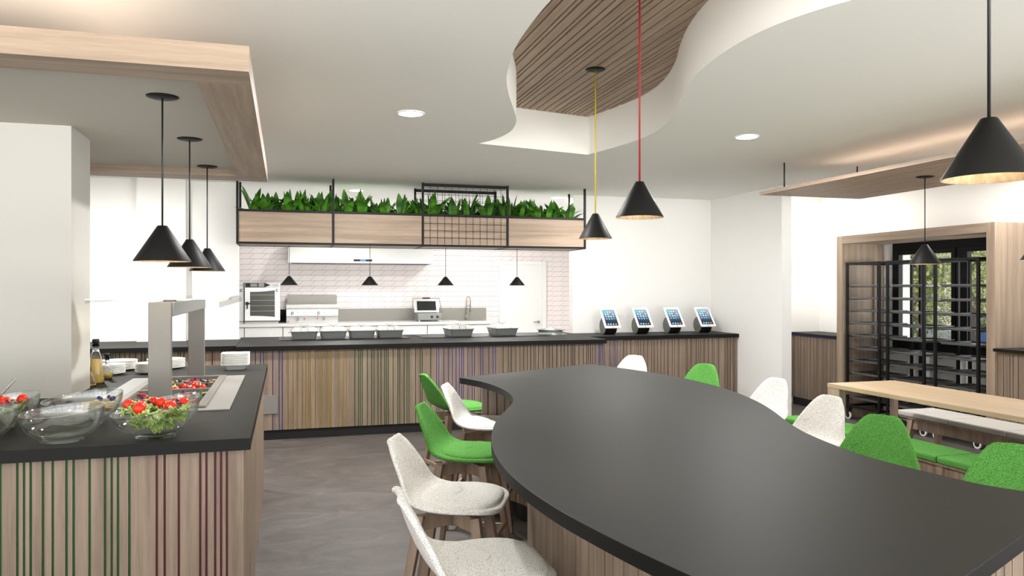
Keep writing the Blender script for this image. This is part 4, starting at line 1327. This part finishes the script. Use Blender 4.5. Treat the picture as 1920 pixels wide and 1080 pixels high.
# path orientation: outside must lie on the +(dy,-dx) side; the outline runs counter-clockwise so that holds
m_ = MB(); m_.prism(poly, 0.10, 0.86); m_.build('base_core', M['brown_paint'], ba)
loopb = poly + [poly[0]]
path_boards(loopb, 0.10, 0.86, rd).build('slat_panel', M['slat'], ba)
cx_, cy_ = 1.6, 3.2
kick = []
for i, (x, y) in enumerate(poly):
    v = Vector((x - cx_, y - cy_)); v = v - v.normalized() * 0.05
    kick.append((cx_ + v.x, cy_ + v.y))
MB().prism(kick, 0.0, 0.10).build('plinth', M['kick'], ba)

# ---------------------------------------------------------------- stools
def stool(fab, label, name='bar_stool'):
    t = thing(name, label, 'stool', (0, 0, 0))
    S = [(-0.264, 0.884, 0.060, 0.0), (-0.260, 0.872, 0.098, 0.004), (-0.250, 0.835, 0.124, 0.010), (-0.235, 0.79, 0.147, 0.014), (-0.216, 0.742, 0.166, 0.018), (-0.194, 0.695, 0.184, 0.020), (-0.166, 0.652, 0.200, 0.020),
         (-0.125, 0.626, 0.212, 0.014), (-0.06, 0.616, 0.220, 0.008), (0.03, 0.615, 0.222, 0.005), (0.11, 0.617, 0.218, 0.004), (0.165, 0.617, 0.200, 0.002), (0.200, 0.613, 0.160, 0.0), (0.213, 0.608, 0.09, 0.0)]
    rows = []
    for i, (x, z, hw, cu) in enumerate(S):
        row = []
        fback = max(0, min(1, (z - 0.62) / 0.10))
        for k in range(11):
            s_ = -1 + 2 * k / 10
            e = s_ * s_
            row.append((x + fback * cu * 1.6 * e, hw * s_, z + (1 - fback) * cu * 1.3 * e - (0.026, 0.024, 0.016, 0.007)[i] * e if i < 4 else z + (1 - fback) * cu * 1.3 * e))
        rows.append(row)
    m_ = MB(); m_.grid(rows, True)
    o = m_.build('seat_shell', M[fab], t, world=False)
    md = o.modifiers.new('solid', 'SOLIDIFY'); md.thickness = 0.022; md.offset = -1
    md = o.modifiers.new('sub', 'SUBSURF'); md.levels = 2; md.render_levels = 2
    # seat pad: a thick rounded cushion lying on the shell
    rows = []
    for (k_, z_) in ((0.90, 0.621), (0.985, 0.626), (1.0, 0.636), (0.985, 0.647), (0.93, 0.655), (0.75, 0.660), (0.40, 0.661), (0.05, 0.661)):
        row = []
        for j in range(28):
            a_ = 2 * PI * j / 28
            ca, sa = math.cos(a_), math.sin(a_)
            q_ = 0.72
            px_ = 0.035 + 0.168 * k_ * math.copysign(abs(ca) ** q_, ca)
            py_ = 0.205 * k_ * math.copysign(abs(sa) ** q_, sa) * (1 - 0.10 * (ca < 0) * abs(ca))
            row.append((px_, py_, z_ + 0.004 * (ca < -0.3)))
        rows.append(row)
    m_ = MB(); m_.grid(rows, True, True); m_.add(rows[-1], [tuple(range(28))], True)
    o = m_.build('seat_pad', M[fab], t, world=False)
    md = o.modifiers.new('sub', 'SUBSURF'); md.levels = 1; md.render_levels = 1
    for sx in (-1, 1):
        for sy in (-1, 1):
            m_ = MB(); m_.beam((sx * 0.112, sy * 0.118, 0.590), (sx * 0.205, sy * 0.195, 0.0), 0.056, 0.040, 0.028, 0.024, ref=(1, 0, 0))
            m_.build('leg', M['leg'], t, world=False, bevel=0.003)
    m_ = MB()
    for a in (1, -1):
        m_.beam((-0.122, -0.127 * a, 0.560), (0.122, 0.127 * a, 0.560), 0.026, 0.060)
    m_.tube([(0, 0, 0.585), (0, 0, 0.596)], 0.07, 16)
    m_.build('seat_support', M['leg'], t, world=False)
    zf = 0.20
    q = (0.606 - zf) / 0.606
    X_ = 0.125 + 0.080 * q; Y_ = 0.125 + 0.07 * q
    for (p0, p1) in (((-X_, -Y_, zf), (X_, -Y_, zf)), ((-X_, Y_, zf), (X_, Y_, zf)), ((-X_, -Y_, zf + .03), (-X_, Y_, zf + .03)), ((X_, -Y_, zf + .03), (X_, Y_, zf + .03))):
        MB().beam(p0, p1, 0.018, 0.026).build('footrest', M['leg'], t, world=False, bevel=0.002)
    return t
st = {}
def place(kind, x, y, fx, fy, label, grp):
    fab = {'w': 'white_fab', 'g': 'green_fab'}[kind]
    n_ = math.hypot(fx, fy); fx /= n_; fy /= n_
    X_, Y_ = x + fx * 0.25, y + fy * 0.25
    rz = math.atan2(fy, fx)
    if kind not in st:
        st[kind] = stool(fab, label); o = st[kind]
        o.location = (X_, Y_, 0); o.rotation_euler = (0, 0, rz); o['group'] = grp
    else:
        o = dup(st[kind], (X_, Y_, 0), rz, label, grp)
    return o
GL, GR = 'stools on the near side of the bar table', 'stools on the far side of the bar table'
place('w', 0.335, 2.338, 1, -0.02, 'white speckled bar stool nearest the camera, seen from behind its back', GL)
place('w', 0.443, 3.218, 0.9, -0.42, 'white speckled bar stool, second from the camera, left of the bar table', GL)
place('g', 0.700, 4.079, 0.87, -0.45, 'green bar stool at the left bulge of the bar table between two white ones', GL)
place('w', 0.995, 4.875, 0.9, -0.42, 'white bar stool tucked into the left hollow of the bar table', GL)
place('g', 0.955, 5.44, 0.93, 0.20, 'dark green bar stool farthest from the camera on the left, by the table tip', GL)
place('w', 3.067, 6.425, -0.8, -0.6, 'white stool behind the bar table in front of the second tablet', GR)
place('g', 3.273, 5.544, -0.85, -0.5, 'green stool behind the bar table in front of the fourth tablet', GR)
place('w', 3.222, 4.525, -0.98, -0.2, 'white stool behind the bar table against the white partition', GR)
place('w', 2.991, 3.703, -0.98, -0.15, 'white stool behind the bar table in front of the green bench end', GR)
place('g', 2.775, 3.06, -0.85, -0.5, 'green stool behind the bar table in front of the green bench middle', GR)
place('g', 2.76, 2.35, -0.80, -0.6, 'green stool cut by the right edge of the photo', GR)

# ---------------------------------------------------------------- dining table and benches
dt = thing('dining_table', 'long pale oak dining table between the green and grey benches', 'table', (4.42, 3.9, 0))
B('tabletop', M['table'], 4.10, 4.745, 2.55, 5.11, 0.718, 0.75, dt, 0.002)
for (x0, x1, y0, y1) in ((4.102, 4.165, 4.975, 5.105), (4.102, 4.165, 2.56, 2.69), (4.70, 4.743, 5.06, 5.105), (4.70, 4.743, 2.56, 2.605)):
    B('leg', M['oak_z'], x0, x1, y0, y1, 0, 0.718, dt, 0.002)
for (y0, y1) in ((5.065, 5.095), (2.57, 2.60)):
    B('apron', M['oak_x'], 4.165, 4.70, y0, y1, 0.66, 0.718, dt)
B('apron', M['oak_y'], 4.40, 4.44, 2.60, 5.065, 0.66, 0.718, dt)

def bench(x0, x1, y1, ncush, fab, label, name, cush):
    L = 0.508; u = 0.028
    y0 = y1 - L * ncush
    t = thing(name, label, 'bench', ((x0 + x1) / 2, (y0 + y1) / 2, 0))
    for i in range(ncush):
        ya, yb = y1 - L * (i + 1) + 0.0015, y1 - L * i - 0.0015
        B('seat_cushion', M[fab], x0, x1, ya, yb, 0.408 + u, 0.452 + u, t, 0.012)
    B('seat_board', M['leg'], x0 + 0.012, x1 - 0.012, y0 + 0.01, y1 - 0.01, 0.394 + u, 0.408 + u, t, 0.001)
    for x in (x0 + 0.035, x1 - 0.06):
        B('side_rail', M['leg'], x, x + 0.025, y0 + 0.08, y1 - 0.08, 0.31 + u, 0.394 + u, t, 0.001)
    for yy, s_ in ((y1 - 0.12, 1), (y0 + 0.12, -1), ((y0 + y1) / 2, 0)):
        for x, sx in ((x0 + 0.047, -1), (x1 - 0.047, 1)):
            MB().beam((x, yy, 0.394 + u), (x + sx * 0.035, yy + s_ * 0.07, 0), 0.05, 0.05, 0.034, 0.034, ref=(1, 0, 0)).build('leg', M['leg'], t, bevel=0.002)
        MB().beam((x0 + 0.03, yy + s_ * 0.04, 0.15), (x1 - 0.03, yy + s_ * 0.04, 0.15), 0.022, 0.04).build('stretcher', M['leg'], t)
    return t
bench(3.785, 4.093, 5.265, 6, 'green_fab', 'long bench with green cushions in front of the dining table', 'padded_bench', 'green')
bench(4.93, 5.30, 5.275, 6, 'grey_fab', 'long bench with light grey cushions behind the dining table', 'padded_bench', 'grey')

# ---------------------------------------------------------------- right wall joinery
pf = thing('window_surround', 'tall oak box surround framing the window and tray racks', 'surround', (6.45, 6.47, 0))
B('side_panel', M['oak_z'], 6.16, 6.745, 7.42, 7.51, 0, 2.10, pf, 0.002)
B('side_panel', M['oak_z'], 6.16, 6.745, 5.43, 5.52, 0, 2.10, pf, 0.002)
B('top_panel', M['oak_y'], 6.16, 6.745, 5.52, 7.42, 2.01, 2.10, pf, 0.002)
def side_counter(y0, y1, label, strip, ztop):
    t = thing('side_counter', label, 'counter', (6.5, (y0 + y1) / 2, 0))
    xf = 6.30 if y0 > 5 else 6.19
    B('carcass', M['oak_z'], xf + 0.016, 6.745, y0, y1, 0.10, ztop - 0.045, t)
    gs = []; y = y0 + 0.05; rr = random.Random(int(y0 * 10))
    while y < y1 - 0.02: gs.append((y, 'brown')); y += rr.choice([0.03, 0.05, 0.06, 0.065])
    slat_front(t, 'y', y0, y1, gs, xf, -1, 0.10, ztop - 0.045, 0.007)
    B('plinth', M['kick'], xf + 0.04, 6.745, y0, y1, 0, 0.10, t)
    B('worktop', M['top'], 6.26 if y0 > 5 else 6.13, 6.745, y0, y1, ztop - 0.028, ztop, t, 0.002)
    B('colour_strip', M[strip], xf - 0.01, 6.40, y0, y1, ztop - 0.040, ztop - 0.028, t)
    return t
side_counter(7.515, 8.555, 'slatted oak side counter with blue strip between the partition and the surround', 'blue_paint', 0.93)
side_counter(1.5, 5.425, 'slatted oak side counter with yellow strip at the right edge of the photo', 'yellow_paint', 0.955)

# tray racks
def rack(y0, y1, label):
    x0, x1 = 6.18, 6.64
    t = thing('tray_rack', label, 'tray rack', ((x0 + x1) / 2, (y0 + y1) / 2, 0), 0, 'tray racks in the window surround')
    m_ = MB(); p = 0.026
    for x in (x0, x1 - p):
        for y in (y0, y1 - p):
            m_.box(x, x + p, y, y + p, 0.13, 1.7915)
    for z in (0.14, 1.764):
        for x in (x0, x1 - p): m_.box(x + .0012, x + p - .0012, y0 + .002, y1 - .002, z, z + p)
        for y in (y0, y1 - p): m_.box(x0 + .002, x1 - .002, y + .0012, y + p - .0012, z + .0008, z + p - .0008)
    m_.build('rack_frame', M['black'], t, bevel=0.002)
    for x in (x0 + 0.02, x1 - 0.02):
        for y in (y0 + 0.025, y1 - 0.025):
            m_ = MB(); m_.cur = 0; m_.tube([(x - 0.011, y, 0.042), (x + 0.011, y, 0.042)], 0.042, 20)
            m_.cur = 1; m_.tube([(x - 0.0125, y, 0.042), (x + 0.0125, y, 0.042)], 0.027, 16)
            m_.cur = 1; m_.box(x - 0.02, x - 0.014, y - 0.02, y + 0.02, 0.04, 0.115).box(x + 0.014, x + 0.02, y - 0.02, y + 0.02, 0.04, 0.115).box(x - 0.03, x + 0.03, y - 0.03, y + 0.03, 0.112, 0.13)
            m_.build('caster', [M['wheel'], M['rubber']], t)
    zs = [1.515 - 0.142 * k for k in range(10)]
    for z in zs:
        m_ = MB()
        for y, s_ in ((y0 + p, 1), (y1 - p, -1)):
            m_.tube([(x0 + .012, y + s_ * .0, z + .01), (x0 + .03, y + s_ * .012, z - 0.004), (x1 - .03, y + s_ * .012, z - 0.004), (x1 - .012, y, z + .01)], 0.003, 6)
        m_.build('tray_runner', M['black'], t)
    return t, zs
tr0 = None
rks = ((6.865, 7.385, 'black wheeled tray rack on the left inside the oak surround'), (6.255, 6.77, 'black wheeled tray rack in the middle inside the oak surround'), (5.62, 6.14, 'black wheeled tray rack on the right inside the oak surround'))
words = ['top', 'second', 'third', 'fourth', 'fifth', 'sixth', 'seventh', 'eighth', 'ninth', 'lowest']
wl_ = ['left', 'middle', 'right']
for i, (a, b2, lab) in enumerate(rks):
    t, zs = rack(a, b2, lab)
    for k, z in enumerate(zs):
        if tr0 is None:
            w_, d_ = 0.42, 0.435
            m_ = MB()
            rows = [[(x, y, zz) for x, y in rrect(q * w_ if q < 1 else w_, d_ * q, 0.02, 3)] for (q, zz) in ((0.93, 0.0), (0.985, 0.016), (1.0, 0.018), (1.0, 0.022), (0.975, 0.022), (0.92, 0.004))]
            m_.grid(rows[:5], False, True); nn = len(rows[0])
            m_.cur = 1; m_.grid(rows[4:], False, True)
            m_.add(rows[0], [tuple(range(nn))[::-1]]); m_.add(rows[-1], [tuple(range(nn))])
            tr0 = m_.build('serving_tray', [M['tray'], M['traydark']]); o = tr0
        else:
            o = tr0.copy(); COL.objects.link(o)
        o.location = (6.41, (a + b2) / 2, z)
        tag(o, 'grey metal tray on the %s level of the %s tray rack' % (words[k], wl_[i]), 'tray', 'trays on the racks')

# ---------------------------------------------------------------- outside
struct(B('ground', M['asphalt'], 6.95, 60, 6.0, 70, -1.0, -0.9))
struct(B('wall_outside', M['steelp'], 7.05, 7.32, 7.62, 9.0, -0.9, 3.2))
def street_tree(x, y, h, label, seed):
    t = thing('street_tree', label, 'tree', (x, y, -0.9))
    rd = random.Random(seed)
    m_ = MB(); m_.tube([(0, 0, 0), (0.05, 0.03, h * 0.3), (-0.03, 0.08, h * 0.55), (0.1, 0, h * 0.8)], [0.17, 0.14, 0.10, 0.04], 10)
    for k in range(6):
        a = k * 1.05; m_.tube([(0, 0.05, h * (0.34 + 0.04 * k)), (math.cos(a) * 0.8, math.sin(a) * 0.8, h * (0.5 + 0.04 * k)), (math.cos(a) * 1.5, math.sin(a) * 1.5, h * (0.6 + .04 * k))], [0.08, 0.05, 0.02], 7)
    m_.build('trunk', M['bark'], t, world=False)
    m_ = MB(); c = Vector((0, 0, h * 0.46))
    blobs = [(c + Vector((rd.uniform(-1.6, 1.6), rd.uniform(-1.6, 1.6), rd.uniform(-h * .27, h * .3))), rd.uniform(0.6, 1.1)) for _ in range(24)]
    for i in range(20000):
        b0, r0 = rd.choice(blobs)
        v = Vector((rd.gauss(0, 1), rd.gauss(0, 1), rd.gauss(0, 1))).normalized() * r0 * rd.uniform(0.6, 1.05)
        p = b0 + v; s_ = rd.uniform(0.028, 0.055)
        a = Vector((rd.gauss(0, 1), rd.gauss(0, 1), rd.gauss(0, 1))).normalized(); b3 = a.cross(v).normalized()
        m_.add([p - a * s_, p + b3 * s_ * .6, p + a * s_, p - b3 * s_ * .6], [(0, 1, 2, 3)])
    m_.build('foliage', M['tree'], t, world=False)
street_tree(14.2, 14.6, 6.2, 'leafy street tree outside the window, behind the left rack', 1)
street_tree(19.5, 17.9, 7.0, 'leafy street tree outside the window, behind the right rack', 2)
street_tree(27.0, 27.0, 8.5, 'distant street tree outside the window', 3)
def car(x, y, rz, paint, label):
    t = thing('parked_car', label, 'car', (x, y, -0.9), rz)
    prof = [(-2.1, 0.35), (-2.1, 0.75), (-1.75, 0.95), (-1.3, 1.0), (-0.75, 1.42), (0.65, 1.45), (1.25, 1.02), (1.95, 0.9), (2.15, 0.7), (2.15, 0.35)]
    m_ = MB(); n_ = len(prof); rows = []
    for y_, k in ((-0.85, 0), (-0.80, 1), (0.80, 1), (0.85, 0)):
        rows.append([(p[0], y_ * (0.86 if p[1] > 1.1 else 1), p[1]) for p in prof])
    vs = [p for r in rows for p in r]
    fs = [(i * n_ + j, i * n_ + (j + 1) % n_, (i + 1) * n_ + (j + 1) % n_, (i + 1) * n_ + j) for i in range(3) for j in range(n_)]
    m_.add(vs, fs + [tuple(range(n_))[::-1], tuple(range(3 * n_, 4 * n_))]); m_.build('car_body', paint, t, world=False, bevel=0.05)
    m_ = MB()
    for s_ in (-1, 1):
        m_.add([(-1.15, s_ * 0.86, 1.02), (-0.7, s_ * 0.77, 1.36), (0.6, s_ * 0.77, 1.38), (1.1, s_ * 0.86, 1.04)], [(0, 1, 2, 3)])
    m_.add([(-1.3, -0.7, 1.02), (-0.78, -0.65, 1.42), (-0.78, 0.65, 1.42), (-1.3, 0.7, 1.02)], [(0, 1, 2, 3)])
    m_.build('car_glass', M['carglass'], t, world=False)
    for sx in (-1.3, 1.35):
        for s_ in (-1, 1):
            MB().tube([(sx, s_ * 0.65, 0.33), (sx, s_ * 0.88, 0.33)], 0.33, 22).build('wheel', M['rubber'], t, world=False)
car(20.6, 21.6, R(132), M['cargrey'], 'silver parked car outside the window on the left')
car(24.5, 21.0, R(132), M['carblue'], 'blue parked car outside the window on the right')
bl = thing('street_building', 'pale building across the street seen through the window', 'building', (33, 28, -0.9))
m_ = MB()
m_.box(33, 33.5, 12, 45, -0.9, 3.2)
for k in range(11): m_.box(33, 33.5, 12 + 3 * k, 13.8 + 3 * k, 3.2, 5.2)
m_.box(33, 33.5, 12, 45, 5.2, 7.2)
m_.build('facade', M['house'], bl)
m_ = MB()
for k in range(11): m_.box(33.2, 33.25, 13.8 + 3 * k, 15 + 3 * k, 3.2, 5.2)
m_.build('facade_windows', M['carglass'], bl)

for o in bpy.data.objects:
    if '_l' in o: del o['_l']
